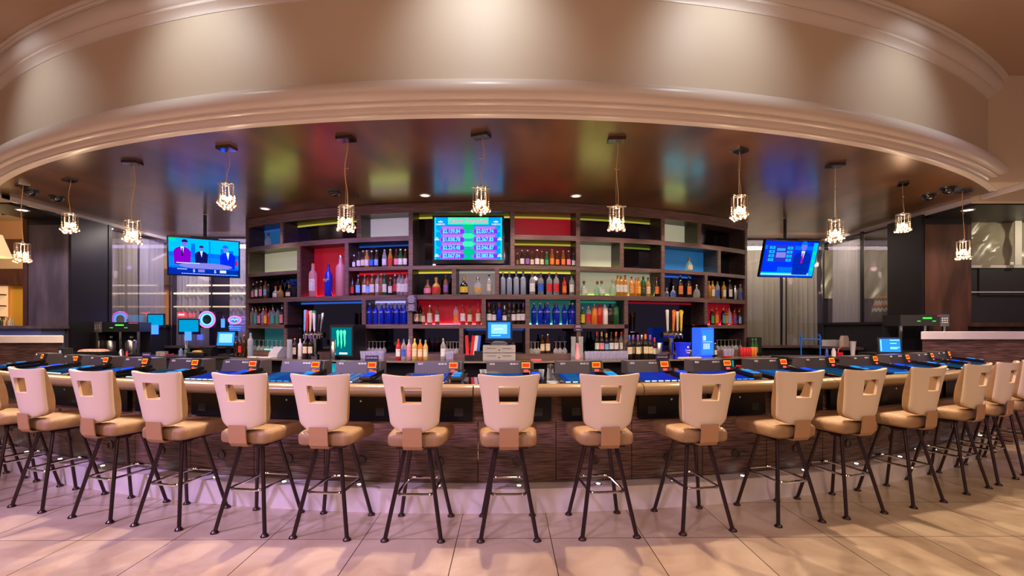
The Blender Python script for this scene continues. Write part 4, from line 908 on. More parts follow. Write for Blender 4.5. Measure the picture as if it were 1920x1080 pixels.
def tv_set(name, c, rz, tilt, w, h, label, polepos):
    rt = empty(name, c, rz, label, 'television'); pn = MB().b2(-w/2, w/2, 0, .045, -h/2, h/2).build('bezel', m_tvb, rt); pn.rotation_euler = (tilt, 0, 0)
    MB().tube([(0, .09, .1), (0, .09, 3.04-c[2])], .022, 10).b2(-.17, .17, .05, .13, h/2-.02, h/2+.035).b2(-.08, .08, .04, .10, -.1, .1).build('ceiling_mount', m_black, rt)
    return rt, pn
def figure(pn, x, z, s, jacket, skin, hair, face=0, y=-.0040, shirt=None, tie=None):
    """small broadcast figure seen on the screen: jacket, shirt, head, hair"""
    quadmesh([(x-.075*s, z-.11*s), (x-.085*s, z+.04*s), (x-.06*s, z+.075*s), (x-.02*s, z+.095*s), (x+.02*s, z+.095*s), (x+.06*s, z+.075*s), (x+.085*s, z+.04*s), (x+.075*s, z-.11*s)], y).build('figure_jacket', jacket, pn)
    quadmesh([(x-.018*s, z+.095*s), (x+.018*s, z+.095*s), (x+.004*s, z-.0*s)], y-.0008).build('figure_shirt', shirt or gW, pn)
    if tie: quadmesh([(x-.005*s, z+.08*s), (x+.005*s, z+.08*s), (x+.009*s, z-.01*s), (x-.009*s, z-.01*s)], y-.0014).build('figure_tie', tie, pn)
    c = [(x+face+.028*s*math.cos(t), z+.135*s+.037*s*math.sin(t)) for t in [2*PI*k/14 for k in range(14)]]
    quadmesh(c, y-.001).build('figure_head', skin, pn)
    c = [(x+face+.031*s*math.cos(t), z+.148*s+.032*s*math.sin(t)) for t in [PI*k/8 for k in range(9)]]
    quadmesh(c, y-.0016).build('figure_hair', hair, pn)
gb1 = glow('tvl_sky', (.0, .36, .95), 1.3); gb2 = glow('tvl_blue', (.0, .10, .85), 1.4); gb3 = glow('tvl_navy', (.0, .02, .38), 1); gb4 = glow('tvl_jacket', (.22, .0, .50), 1)
gsk = glow('tvl_skin', (.15, .16, .75), 1); gdk = glow('tvl_dark', (.005, .005, .10), 1); gtb = glow('tvl_table', (.20, .20, .65), 1); gro = glow('tvl_red', (.6, .0, .04), 1); ggr = glow('tvl_green', (.0, .8, .08), 1); gbj = glow('tvl_bluejacket', (.0, .02, .75), 1)
W_, H_ = .90, .555
rt, pn = tv_set('television', (-4.50, 6.95, 2.40), rad(30), rad(7), W_, H_, 'ceiling-hung television showing three people at a studio desk, left window', 0)
def R_(name, x0, x1, z0, z1, m, y): return quadmesh([(x0, z0), (x0, z1), (x1, z1), (x1, z0)], y).build(name, m, pn)
R_('screen', -.43, .43, -.26, .26, gb2, -.001)
R_('studio_sky', -.43, .43, .06, .26, gb1, -.0018)
for x, z, ww in [(-.14, .19, .05), (.22, .14, .04), (.33, .12, .06)]: R_('studio_tower', x-ww/2, x+ww/2, .05, z, gb2, -.0024)
R_('studio_column', .055, .07, -.12, .24, gb2, -.0026); R_('studio_floor', -.43, .43, -.14, .0, glow('tvl_mid', (0, .2, .8), 1), -.0022)
figure(pn, -.27, .02, 1.25, gb4, gsk, gdk, .03, tie=gdk); figure(pn, -.04, -.0, .95, gdk, gsk, gdk); figure(pn, .29, -.02, 1.2, gbj, gsk, gb2, -.03)
R_('studio_chair', .385, .41, -.10, -.02, gro, -.003)
quadmesh([(.33*math.cos(t)+.02, -.125+.045*math.sin(t)) for t in [2*PI*k/20 for k in range(20)]], -.0068).build('studio_desk', gtb, pn)
R_('desk_papers', -.34, -.06, -.095, -.085, gW, -.0075)
R_('ticker_bar', -.43, .43, -.26, -.165, gb3, -.0085)
R_('channel_bug', -.425, -.35, .22, .245, ggr, -.003)
m = MB()
for k in range(26): m.b2(-.28+k*.023, -.28+k*.023+.016, -.0096, -.009, -.245, -.238)
for k in range(7): m.b2(-.33+k*.017, -.33+k*.017+.012, -.0096, -.009, -.185, -.174)
m.build('ticker_print', gW, pn); R_('ticker_green', .30, .42, -.245, -.235, ggr, -.0098)
text('5', .06, gW, pn, (-.13, -.0098, -.20)); text('5', .06, gW, pn, (.13, -.0098, -.20)); R_('score_box', -.08, .0, -.215, -.175, gtb, -.0095); R_('score_box', .19, .27, -.215, -.175, gW, -.0095)
W_, H_ = .92, .56
rt, pn = tv_set('television', (4.19, 7.17, 2.41), rad(10), rad(15), W_, H_, 'ceiling-hung television showing a man in red tie beside numbers, right window', 0)
R_('screen', -.445, .445, -.265, .265, glow('tvr_blue', (.0, .03, .85), 1), -.001)
R_('studio_band', -.445, .445, .14, .20, gb2, -.0018); R_('graphic_board', -.40, .06, -.04, .21, glow('tvr_board', (.02, .03, .5), 1), -.0022)
R_('studio_desk', -.18, .12, -.19, -.12, gb2, -.0022); R_('lower_bar', -.445, .445, -.25, -.20, gb1, -.0024); R_('lower_bar', -.445, .445, -.235, -.222, gW, -.003)
R_('side_column', .37, .445, -.25, .25, gb1, -.0032)
for k in range(3): d = MB().lathe([(.0001, .001), (.022, .001), (.022, 0)], 16).build('side_disc', ggr, pn); d.rotation_euler = (PI/2, 0, 0); d.location = (.407, -.0042, .10-.12*k)
for k, (l_, r_) in enumerate([('24', '36'), ('28', '26'), ('28', '12'), ('12', '35')]):
    for x, s_ in ((-.32, l_), (-.02, r_)):
        R_('number_tile', x-.045, x+.045, .145-k*.06, .185-k*.06, gb1, -.0034); text(s_, .036, gdk, pn, (x, -.0046, .165-k*.06))
R_('football_strip', -.24, -.08, .02, .10, gtb, -.003); R_('football_strip', -.24, -.1, .12, .16, g_cyan, -.003)
figure(pn, .21, -.04, 1.75, gb3, gsk, gb2, 0, tie=glow('tvr_tie', (.45, 0, .35), 1))

# ================================================================== PENDANTS
m_cry, _N, _L = nt('crystal'); _N.remove(_N['Principled BSDF'])
_t = _N.new('ShaderNodeBsdfTransparent'); _t.inputs[0].default_value = (1, .96, .9, 1); _g = _N.new('ShaderNodeBsdfGlossy'); _g.inputs['Roughness'].default_value = .12; _g.inputs[0].default_value = (1, .86, .72, 1)
_w = _N.new('ShaderNodeLayerWeight'); _w.inputs[0].default_value = .5; _r = _N.new('ShaderNodeMapRange'); _r.inputs[3].default_value = .25; _r.inputs[4].default_value = .8
_L.new(_w.outputs['Facing'], _r.inputs[0]); _x = _N.new('ShaderNodeMixShader'); _L.new(_r.outputs[0], _x.inputs[0]); _L.new(_t.outputs[0], _x.inputs[1]); _L.new(_g.outputs[0], _x.inputs[2]); _L.new(_x.outputs[0], _N['Material Output'].inputs[0]); m_can = pbr('canopy_chrome', (.22, .22, .25), .08, 1)
def make_pendant(drop, first=None):
    rt = empty('crystal_pendant', (0, 0, 0), 0, 'x', 'pendant light', 'crystal pendants above the bar')
    if first is None:
        MB().b2(-.075, .075, -.05, .05, -.028, 0).build('canopy', m_can, rt)
    return rt
strand = MB()
for k in range(8): strand.ball((0, 0, -.012-k*.021), .0062, 6, 4, 1.25)
me_strand = strand.mesh('crystal_strand', m_cry)
me_drop = MB().ball((0, 0, -.198), .020, 10, 6, 1.15).ball((0, 0, -.172), .006, 6, 4).mesh('crystal_drop', m_cry)
me_bulb = MB().ball((0, 0, 0), .015, 10, 6, 1.4).mesh('bulb', m_bulb)
me_can = MB().b2(-.075, .075, -.05, .05, -.028, 0).mesh('canopy', m_can)
PD = [(42, 456, 'at far left, above the left ledge'), (131, 400, 'hanging before the grey pillar'), (248, 414, 'hanging before the ivory curtain'), (425, 345, 'above the left television'), (649, 386, 'left of the red-backed tall niche top'), (902, 352, 'in the centre, above the jackpot screen'),
      (1156, 387, 'right of the jackpot screen, hanging low'), (1386, 367, 'above the right end of the shelving'), (1566, 412, 'right of the right television'), (1693, 401, 'hanging before the dark right pillar'), (1806, 452, 'at far right, before the covered opening')]
for i, (px, y, wh) in enumerate(PD):
    PRr = 9.60 if i == 0 else 9.68 if i == 10 else 9.38
    a, t = phid(px, PRr); zb = zz(y, t); dr = ZC-zb; L_ = (.235 if 0 < i < 10 else .23)
    rt = empty('crystal_pendant', P(a, PRr, ZC), a, 'lit crystal pendant light '+wh, 'pendant light', 'crystal pendants above the bar')
    def ch(me, nm, loc, rz=0, par=None):
        o = bpy.data.objects.new(nm, me); COL.objects.link(o); o.parent = par or rt; o.location = loc; o.rotation_euler = (0, 0, rz); return o
    rz0 = random.uniform(-.5, .5)
    ch(me_can, 'canopy', (0, 0, 0), rz0)
    pts = []; ax = random.uniform(.012, .022); phs = random.uniform(0, 3)
    for k in range(13):
        u = k/12; pts.append((.012+ax*math.sin(u*PI*1.6+phs)*math.sin(u*PI), .01*math.sin(u*4+phs), -.02-u*(dr-.02)))
    MB().tube(pts, .0032, 6).build('power_cable', m_brass, rt)
    cw = MB().tube([(-.004, 0, -.02), (-.004, 0, -dr)], .0012, 5).build('support_wire', m_steel, rt)
    MB().tube([(-.02, 0, -dr*.45), (.028, 0, -dr*.45)], .004, 6).build('spacer', m_steel, rt)
    rb = random.uniform(-.4, .4)
    fr = MB().tube([(-.085*math.cos(rb), -.085*math.sin(rb), -dr), (.085*math.cos(rb), .085*math.sin(rb), -dr)], .006, 8).tube([(.06*math.sin(rb), -.06*math.cos(rb), -dr), (-.06*math.sin(rb), .06*math.cos(rb), -dr)], .005, 8).ball((0, 0, -dr+.012), .014, 8, 5)
    ringp = [(.052*math.cos(2*PI*k/16), .052*math.sin(2*PI*k/16), -dr-.004) for k in range(17)]
    fr.tube(ringp, .004, 6, caps=False).build('crystal_frame', m_steel, rt)
    for k in range(12):
        b = 2*PI*k/12+.1; r_ = .068 if k % 2 == 0 else .052
        ch(me_strand, 'crystal_strand', (r_*math.cos(b), r_*math.sin(b), -dr), b)
        ch(me_drop, 'crystal_drop', (r_*math.cos(b), r_*math.sin(b), -dr-random.uniform(-.02, .018)), b)
    for k in range(4):
        b = 2*PI*k/4+.6; ch(me_bulb, 'bulb', (.028*math.cos(b), .028*math.sin(b), -dr-.125-.02*(k % 2)))
    pl_ = P(a, PRr, zb-.16)
    lamp('pendant_lamp', 'SPOT', pl_, 175 if 0 < i < 10 else 90, WARM, pl_+Vector((0, 0, -1)), spot_size=rad(150 if 0 < i < 10 else 120), spot_blend=.5, shadow_soft_size=.03)
    lamp('pendant_lamp', 'POINT', P(a, PRr, zb-.13), 9, WARM, shadow_soft_size=.03)

# ================================================================== CEILING FIXTURES
def dome(px, y, lb):
    t = 1.68*890/(615-y+6); x = (px-960)/890*t
    rt = empty('security_camera', (x, t, ZC), 0, lb, 'camera'); MB().lathe([(.0001, -.012), (.085, -.012), (.09, 0)], 24).build('mount_ring', m_black, rt)
    MB().lathe([(.0001, -.075)]+[(.072*math.sin(PI/2*k/8), -.012-.063*math.cos(PI/2*k/8)) for k in range(1, 9)], 24).build('dome', m_blackgloss, rt)
dome(57, 362, 'dark dome camera on ceiling at far left, nearer the soffit'); dome(107, 374, 'dark dome camera on left ceiling beside the second pendant'); dome(627, 364, 'dark dome camera on ceiling left of the fifth pendant')
dome(1742, 371, 'dark dome camera on right ceiling, left one of the pair'); dome(1778, 358, 'dark dome camera on right ceiling, right one of the pair')
for px, y, zc, lb in [(497, 391, ZC, 'recessed downlight above the left end of the shelving'), (797, 366, ZC, 'recessed downlight above left part of the jackpot screen'), (1080, 367, ZC, 'recessed downlight above the top red niche'), (52, 392, 2.95, 'bright recessed downlight beside the grey pillar'), (1805, 388, 2.95, 'bright recessed downlight above the far right pendant')]:
    t = (zc-1.37)*890/(615-y); x = (px-960)/890*t
    if zc < 3: t = 6.35; x = (px-960)/890*t; x = max(6.1, x) if x > 0 else min(-6.55, x)
    rt = empty('recessed_downlight', (x, t, zc), 0, lb, 'ceiling light', 'recessed downlights')
    MB().lathe([(.075, 0), (.075, -.006), (.055, -.008), (.05, -.001)], 20).build('trim_ring', m_white, rt)
    MB().lathe([(.0001, -.003), (.05, -.003)], 20).build('lens', m_leduplight if zc > 3 else glow('cool_lens', (.9, 1, .95), 9), rt)
    lamp('downlight_lamp', 'SPOT', (x, t-.02, zc-.02), 22, (1, .9, .85), (x*1.01, t+.25, 1.0), spot_size=rad(95), spot_blend=.7, shadow_soft_size=.05)
for px0, px1, e, c in ((520, 560, 75, (.50, .33, 1)), (640, 700, 60, (.58, .38, 1)), (1000, 1040, 25, (1, .6, .6)), (1300, 1300, 30, (1, .68, .5))):  # unseen lamps added to tint the shelf fronts
    lamp('shelf_tint_fill', 'SPOT', P(ph(px0, 8.9), 8.9, ZC-.03), e, c, P(ph(px1, 7.2), 7.2, 1.9), spot_size=rad(80), spot_blend=1, shadow_soft_size=.08)
for k, px in enumerate((600, 700, 900, 1000, 1180, 1280, 1370)):  # extra spots without fixtures, added to brighten and tint the shelves
    a, t = phid(px, 7.55); lamp('shelf_fill_spot', 'SPOT', P(a, 7.75, ZC-.02), 40, (.52, .38, 1) if px < 750 else (.85, .7, 1) if px < 950 else (1, .80, .66), P(a, 7.2, 1.2), spot_size=rad(100), spot_blend=.8, shadow_soft_size=.08)
o = MB().lathe([(.0001, -.02), (.03, -.02), (.035, 0)], 14).build('smoke_detector', m_black); o.location = ((668-960)/890*6.0, 6.0, ZC); tag(o, 'small dark detector on ceiling right of fifth pendant', 'detector')

# ================================================================== SIDE LEDGES
for (x0, x1, y, zt, zb, lb, mt) in [(4.96, 8.6, 5.75, 1.325, 1.235, 'right service wall with pale stone ledge and striped wood face', m_zebra), (-8.6, -5.34, 5.65, 1.275, 1.195, 'left service wall with pale stone ledge and striped wood face', m_zebra)]:
    rt = empty('service_wall', ((x0+x1)/2, y+.3, 0), 0, lb, 'low wall'); cx, cy = (x0+x1)/2, y+.3
    e0, e1 = (x0-.04, x1) if x0 > 0 else (x0, x1+.04)
    ff = lambda xa, ya: xa*(ya+cy)/(cy-.34)
    if x0 > 0: sl, wd = [(e0-cx, -.34), (e1-cx, -.34), (e1-cx, .24), (ff(e0, .24)-cx+.02, .24)], [(x0-cx+.02, -.29), (x1-cx, -.29), (x1-cx, .20), (ff(x0, .2)-cx+.08, .20)]
    else: sl, wd = [(e0-cx, -.34), (e1-cx, -.34), (ff(e1, .24)-cx-.02, .24), (e0-cx, .24)], [(x0-cx, -.29), (x1-cx-.02, -.29), (ff(x1, .2)-cx-.08, .20), (x0-cx, .20)]
    MB().prism(sl, 2, zb, zt).build('stone_ledge', m_marble, rt); MB().prism(wd, 2, 0, zb).build('wood_face', mt, rt)
o = struct(MB().b2(-8.6, -6.45, 6.5, 6.85, .0, 1.36).build('wall_left_low', pbr('blue_grey_panel', (.10, .14, .34), .4)))
o = struct(MB().b2(-8.6, -6.40, 6.46, 6.88, 1.36, 1.40).build('trim_5', m_panelgrey))
# side work counters behind the bar
for x0, x1, y0, y1, lb in [(-6.3, -4.35, 7.3, 7.9, 'dark left work counter between pillar and shelving'), (4.15, 5.85, 7.1, 7.7, 'dark right work counter beside the right service wall')]:
    rt = empty('work_counter', ((x0+x1)/2, (y0+y1)/2, 0), 0, lb, 'counter'); w2, d2 = (x1-x0)/2, (y1-y0)/2
    MB().b2(-w2, w2, -d2, d2, .90, .93).build('worktop', pbr('dark_top', (.05, .04, .045), .3), rt); MB().b2(-w2+.02, w2-.02, -d2+.03, d2, 0, .9).build('cabinet', m_dark, rt)
ZS = .93
def item(name, mb, mat, loc, label, cat, rz=0, group=None):
    o = mb.build(name, mat); o.location = loc; o.rotation_euler = (0, 0, rz); return tag(o, label, cat, group)
def fl(px, Y): return (px-960)/890*Y
def brewer(x, y, z, rz, flip, label):
    rt = empty('coffee_brewer', (x, y, z), rz, label, 'coffee brewer'); s = -1 if flip else 1
    h = MB().b2(-.30, .30, -.18, .2, .38, .53).build('brewer_head', m_black, rt)
    MB().b2(-s*.30-.0, -s*.30+s*.11, -.19, -.18, .375, .535).build('side_plate', m_steel, h)
    dd = MB()
    for i in range(3):
        for j in range(3): dd.b2(-s*.245+(i-1)*.028-.006, -s*.245+(i-1)*.028+.006, -.196, -.190, .455+(j-1)*.028-.006, .455+(j-1)*.028+.006)
    dd.build('button_grid', m_white, h)
    MB().b2(-.02, .09, -.184, -.18, .475, .495).build('green_display', glow('disp_green', (.05, 1, .05), 1.5), h)
    MB().b2(-.09, -.05, -.184, -.18, .44, .448).b2(.10, .14, -.184, -.18, .44, .448).build('green_lamp', MATS['disp_green'], h)
    MB().b2(.16, .28, -.184, -.18, .51, .52).build('red_lamp', glow('disp_red', (1, .02, .05), 1.2), h)
    for xx in (-.27, .03, .27): MB().b2(xx-.014, xx+.014, -.15, -.12, .03, .38).build('post', m_steel, rt)
    MB().b2(-.30, .30, -.18, .2, 0, .03).build('base', m_black, rt); MB().b2(-.3, .3, .17, .2, .03, .38).build('back_plate', m_black, rt)
    return rt
bx, by = fl(228, 7.1), 7.6
bx = fl(226, 7.45); brewer(bx, 7.5, ZS, .25, False, 'tall coffee brewer with green display left of the left window')
bx2 = fl(1722, 6.7); brewer(fl(1720, 6.62), 6.66, 1.02, -.12, True, 'tall coffee brewer with green display beside the right ledge')
struct(MB().b2(5.1, 5.9, 6.33, 7.0, 0, 1.018).build('wall_right_cabinet', m_dark))
for k, (px, lb) in enumerate([(208, 'left'), (246, 'right')]):
    item('airpot', MB().lathe([(.0001, 0), (.075, 0), (.078, .02), (.078, .20), (.06, .235), (.03, .25), (.03, .28), (.0001, .28)], 20), m_steel, (fl(px, 7.5), 7.5, ZS+.032), 'steel coffee airpot, %s one inside left brewer' % lb, 'airpot', group='airpots in the left brewer')
# small things on the left bar well
def pr(name, mb, mat, px, Y, z, lb, cat, rz=0): return item(name, mb, mat, (fl(px, Y), Y, z), lb, cat, rz)
pr('terminal_box', MB().b2(-.12, .12, -.1, .1, 0, .10).b2(-.10, .10, -.02, .1, .10, .14), m_black, 388, 7.45, ZS, 'low black receipt printer left of the left order screen', 'printer')
for k, (px, lb) in enumerate([(90, 'left of the pair'), (118, 'right of the pair')]):
    a = ph(px, 9.36); t_ = phid(px, 9.36)[1]
    rt = empty('player_display', P(a, 9.34, .936), -.55, 'small black box with pale screen on far left bar top, '+lb, 'monitor')
    MB().b2(-.02, .02, .0, .06, 0, .10).build('stand', m_black, rt); b_ = MB().b2(-.08, .08, -.04, .05, .09, .20).build('box', m_black, rt); MB().b2(-.045, .02, -.0425, -.0405, .115, .175).build('small_screen', glow('pale_screen', (.45, .5, .7), .8), b_)
def term(px, Y, z, lb, rz, kind):
    rt = empty('order_terminal', (fl(px, Y), Y, z), rz, lb, 'monitor')
    MB().loft(rounded([(-.10, -.1), (.10, -.1), (.10, .1), (-.10, .1)], .03), [(0, 0), (.02, .01), (.035, .04)]).b2(-.03, .03, .0, .04, .02, .20).build('stand', m_black, rt)
    rt.scale = (.8,)*3 if px > 1000 else (1,)*3
    mo = MB().b2(-.17, .17, -.02, .02, -.13, .13).build('monitor', m_black, rt); mo.location = (0, -.02, .27); mo.rotation_euler = (-.12, 0, 0)
    MB().b2(-.145, .145, -.0225, -.0205, -.105, .105).build('monitor_screen', MATS['pos_blue'], mo)
    if kind == 0: MB().b2(-.11, .11, -.026, -.023, -.06, .08).build('screen_window', MATS['pos_pale'], mo)
    else:
        m = MB()
        for z_, x0, x1 in ((.075, .0, .13), (.025, .0, .09), (-.04, .0, .13), (-.06, 0, .10)): m.b2(x0, x1, -.026, -.023, z_, z_+.014)
        m.b2(-.135, -.12, -.026, -.023, -.09, .09).build('screen_window', glow('pos_mint', (.3, .9, .7), 1.1), mo)
term(427, 7.4, ZS, 'blue order screen left of the shelving, facing the bar', rad(-8), 0)
struct(MB().b2(4.62, 4.95, 5.95, 6.3, 0, .928).build('wall_right_stand', m_dark))
term(1666, 6.1, ZS, 'blue order screen beside the right coffee brewer', rad(-12), 1)
pr('black_tub', MB().b2(-.22, .22, -.12, .12, 0, .09), m_black, 176, 6.5, .96, 'long black tub of garnish left of brewer', 'tub')
struct(MB().b2(-6.3, -5.2, 6.25, 6.8, 0, .955).build('wall_left_cabinet', m_dark))
item('garnish_pile', MB().loft(rounded([(-.17, -.08), (.17, -.08), (.17, .08), (-.17, .08)], .03), [(0, 0), (.02, .02), (.03, .06)]), pbr('garnish', (.6, .3, .25), .6, var=.5, vscale=40), (fl(176, 6.5), 6.5, 1.051), 'heap of pale pink napkins in the black tub', 'napkins')
for k, (px, m, h, r_, lb, cat) in enumerate([(227, m_steel, .13, .03, 'small steel shaker before the left brewer', 'shaker'), (238, m_red, .1, .014, 'red-topped bottle right of the small shaker', 'bottle'), (339, pbr('can_blue', (.3, .45, .75), .3), .12, .03, 'blue-silver can of straws, left of pair', 'can'), (349, pbr('can_silver', (.6, .65, .7), .25, .8), .12, .03, 'silver can holding straws, right of pair', 'can'), (353.5, GL['green'], .15, .02, 'small green bottle behind the silver can', 'bottle'),
                                              (1550, pbr('can_redblue', (.05, .08, .5), .3), .13, .022, 'slim blue can left of the red bar caddy', 'can'), (1563, m_white, .13, .03, 'short white bottle in the right bar well', 'bottle')]):
    Y = 7.2; z = ZS
    if px > 1000: Y = 7.3
    elif px < 300: Y = 6.5; z = .956
    else: Y = 7.45
    item('bar_well_'+cat, MB().lathe([(.0001, 0), (r_, 0), (r_, h*.7), (r_*.6, h*.8), (r_*.6, h), (.0001, h)], 14), m, (fl(px, Y), Y, z), lb, cat)
item('straw_bundle', MB().tube([(0, 0, 0), (-.01, 0, .22)], .004, 5).tube([(.01, 0, 0), (.03, 0, .2)], .004, 5).tube([(-.01, .01, 0), (-.03, 0, .2)], .004, 5), m_white, (fl(349, 7.45), 7.45, ZS+.10), 'white straws standing in the silver can', 'straws')
item('fruit_tray', MB().loft(rounded([(-.14, -.09), (.14, -.09), (.14, .09), (-.14, .09)], .03), [(0, .01), (.06, 0), (.065, .005)]), m_black, (fl(371, 7.35), 7.35, ZS), 'black fruit caddy right of the straw cans', 'tray')
item('lemon_slices', MB().loft(rounded([(-.08, -.04), (.08, -.04), (.08, .04), (-.08, .04)], .03), [(0, 0), (.02, .01), (.028, .04)]), pbr('lemon', (.85, .45, .02), .5, var=.3, vscale=50), (fl(371, 7.35), 7.35, ZS+.066), 'yellow citrus slices on the black caddy', 'fruit')
item('red_tongs', MB().tube([(-.07, 0, .03), (.07, 0, .006)], .007, 6).tube([(-.07, 0, .006), (.07, 0, .035)], .007, 6), m_red, (fl(318, 7.5), 7.5, ZS), 'red-handled tongs on the left work counter', 'tongs')
item('coaster_box', MB().b2(-.07, .07, -.04, .04, 0, .07), pbr('box_mottled', (.5, .42, .38), .6, var=.6, vscale=60), (fl(304, 7.5), 7.5, ZS), 'mottled white box left of the red tongs', 'box')
# right well
item('tool_stand', MB().tube([(-.15, 0, .15), (-.15, 0, .30), (-.17, 0, .34)], .014, 8).tube([(.15, 0, .20), (.15, 0, .30), (.13, 0, .34)], .014, 8).tube([(-.15, 0, .26), (.15, 0, .26)], .012, 8).tube([(-.15, 0, .0), (-.15, 0, .16)], .01, 6).tube([(.15, 0, 0), (.15, 0, .2)], .01, 6), pbr('blue_handle', (.02, .2, .85), .3), (fl(1520, 7.45), 7.45, ZS), 'blue-handled frame standing in the right bar well', 'frame')
rt = empty('red_caddy', (fl(1573, 7.4), 7.4, ZS), 0, 'red bar caddy with lever beside the white bottle', 'caddy'); MB().b2(-.04, .04, -.04, .04, 0, .06).build('caddy_box', m_red, rt); MB().tube([(-.02, 0, .06), (0, 0, .12), (.07, 0, .15)], .008, 6).build('lever', m_red, rt)
item('cup_stack', MB().lathe([(.0001, 0), (.025, 0), (.045, .23), (.05, .235), (.0001, .236)], 16), m_paper, (fl(1599, 7.3), 7.3, ZS), 'tall stack of white paper cups in right well', 'cups')
item('napkin_box', MB().b2(-.12, .12, -.06, .06, 0, .11), m_paper, (5.74, 8.55, 1.047), 'cream box with blue square on right window sill', 'box')
item('paper_bag', MB().loft(rounded([(-.06, -.05), (.06, -.05), (.06, .05), (-.06, .05)], .02), [(0, 0), (.14, .005), (.19, .02)]), pbr('bag', (.70, .52, .40), .7), (5.74, 8.2, 1.047), 'tan paper bag on sill right of cream box', 'bag')
item('payphone_panel', MB().b2(-.11, .11, -.02, .02, 0, .25), m_black, tuple(P(ph(1414, 7.35), 7.35, ZW)), 'black control panel with white keys at shelving end', 'panel')

# items along the bar top
for k, (px, m, h, lb) in enumerate([(671, m_red, .06, 'short red glass behind the eighth machine'), (906, GL['clear'], .07, 'clear plastic cup left of machine 1018'), (1014, GL['clear'], .07, 'clear plastic cup right of machine 1018'), (1387, m_red, .08, 'red candle cup between two right machines'), (1003, GL['clear'], .06, 'low clear glass behind the plastic cup')]):
    r_ = 9.35 if k != 4 else 9.33; a = ph(px, r_); o = MB().lathe([(.0001, 0), (.024, 0), (.033, h), (.030, h), (.022, .005)], 14).build('drinking_cup', m); o.location = P(a, r_, .936); tag(o, lb, 'cup')
a = ph(1032, 9.38); rt = empty('salt_shaker', P(a, 9.38, .936), a, 'silver-lidded glass shaker left of machine 1019', 'shaker'); MB().lathe([(.0001, 0), (.03, 0), (.032, .02), (.026, .07), (.03, .09)], 14).build('glass_jar', GL['clear'], rt); MB().lathe([(.031, .088), (.031, .11), (.0001, .125)], 14).build('lid', m_steel, rt)
a = ph(1034, 9.78); item('ashtray', MB().lathe([(.0001, .004), (.03, .006), (.045, .022), (.052, .022), (.05, 0), (.0001, 0)], 18), GL['clear'], P(a, 9.86, .936), 'clear glass ashtray left of machine 1019', 'ashtray')
for k, px in enumerate((895, 1040, 528)): a = ph(px, 9.9); item('paper_slip', MB().box((0, 0, .002), (.07, .12, .003), .4), m_paper, P(a, 9.92, .936), 'white paper slip ' + ('before the rail seam left of machine 1018', 'beside the ashtray', 'left of machine 1015')[k], 'paper')

# ================================================================== BEYOND THE WINDOWS
def ringneon(c, r, m, lb, nm='neon_sign', sq=1):
    rt = empty(nm, c, 0, lb, 'neon sign')
    for k, (rr, mt) in enumerate(m): MB().tube([(rr*math.cos(2*PI*j/24), 0, rr*sq*math.sin(2*PI*j/24)) for j in range(25)], .012, 6, caps=False).build('neon_tube', mt, rt)
    return rt
gp = glow('neon_pink', (1, .12, .5), 2.2); gbl = glow('neon_blue', (.03, .12, 1), 3); gcy = glow('neon_cyan', (.1, .6, 1), 2.5); gre = glow('neon_red', (1, .03, .03), 2.2)
Yw = 8.72
rt = ringneon((fl(388, Yw), Yw, zz(599, Yw)), .1, [(.10, gcy), (.125, gbl), (.145, gp)], 'round blue and pink neon ring sign in left window')
MB().b2(-.15, .15, .02, .03, -.155, .15).build('backing', m_dark, rt)
rt = ringneon((fl(440, Yw), Yw, zz(600, Yw)), .1, [(.11, gp), (.085, gbl)], 'oval pink-rimmed blue neon sign beside the shelving', sq=.6)
m = MB()
for k in range(3): m.tube([(-.11+.01*k, 0, -.12-.035*k), (.11-.01*k, 0, -.12-.035*k)], .008, 6)
m.build('neon_bars', gbl, rt); MB().tube([(-.07, 0, 0), (-.02, 0, .02), (.0, 0, -.01), (.02, 0, .02), (.07, 0, 0)], .009, 6).build('neon_wing', gcy, rt)
rt = empty('window_sign', (fl(341, Yw), Yw, zz(590, Yw)), 0, 'small red lit sign in left window', 'sign'); MB().b2(-.075, .075, -.01, .01, -.04, .04).build('sign_box', gre, rt); m = MB()
for k in range(6): m.b2(-.055+k*.019, -.043+k*.019, -.013, -.0105, -.015, .015)
m.build('sign_print', gW, rt)
rt = empty('window_sign', (fl(418, Yw), Yw, zz(606, Yw)), 0, 'narrow blue lit panel between the two neon signs', 'sign'); MB().b2(-.03, .03, -.01, .01, -.08, .08).build('sign_box', gbl, rt)
for k, (x0, x1, y0, y1, lb) in enumerate([(264, 304, 591, 611, 'cyan gaming screen glowing at left window edge'), (336, 372, 600, 622, 'cyan and blue gaming screen below the red sign')]):
    Y = 8.70 if k else 8.72; X0, X1, z0, z1 = fl(x0, Y), fl(x1, Y), zz(y1, Y), zz(y0, Y)
    if k == 0: X0 = max(X0, -6.38); 
    if k == 0: Y = 8.3; X0, X1, z0, z1 = -6.36, -6.1, 1.42, 1.6
    rt = empty('gaming_screen', ((X0+X1)/2, Y, z0), 0, lb, 'gaming screen'); MB().b2(-(X1-X0)/2-.02, (X1-X0)/2+.02, .0, .03, -.05, z1-z0+.02).build('screen_case', m_black, rt)
    MB().b2(-(X1-X0)/2, (X1-X0)/2, -.004, 0, 0, z1-z0).build('screen_face', glow('slot_cyan', (0, .35, .7), .8), rt)
    MB().b2(-.05, .05, -.04, -.0, -.16, .0).build('blue_figure', gbl, rt)
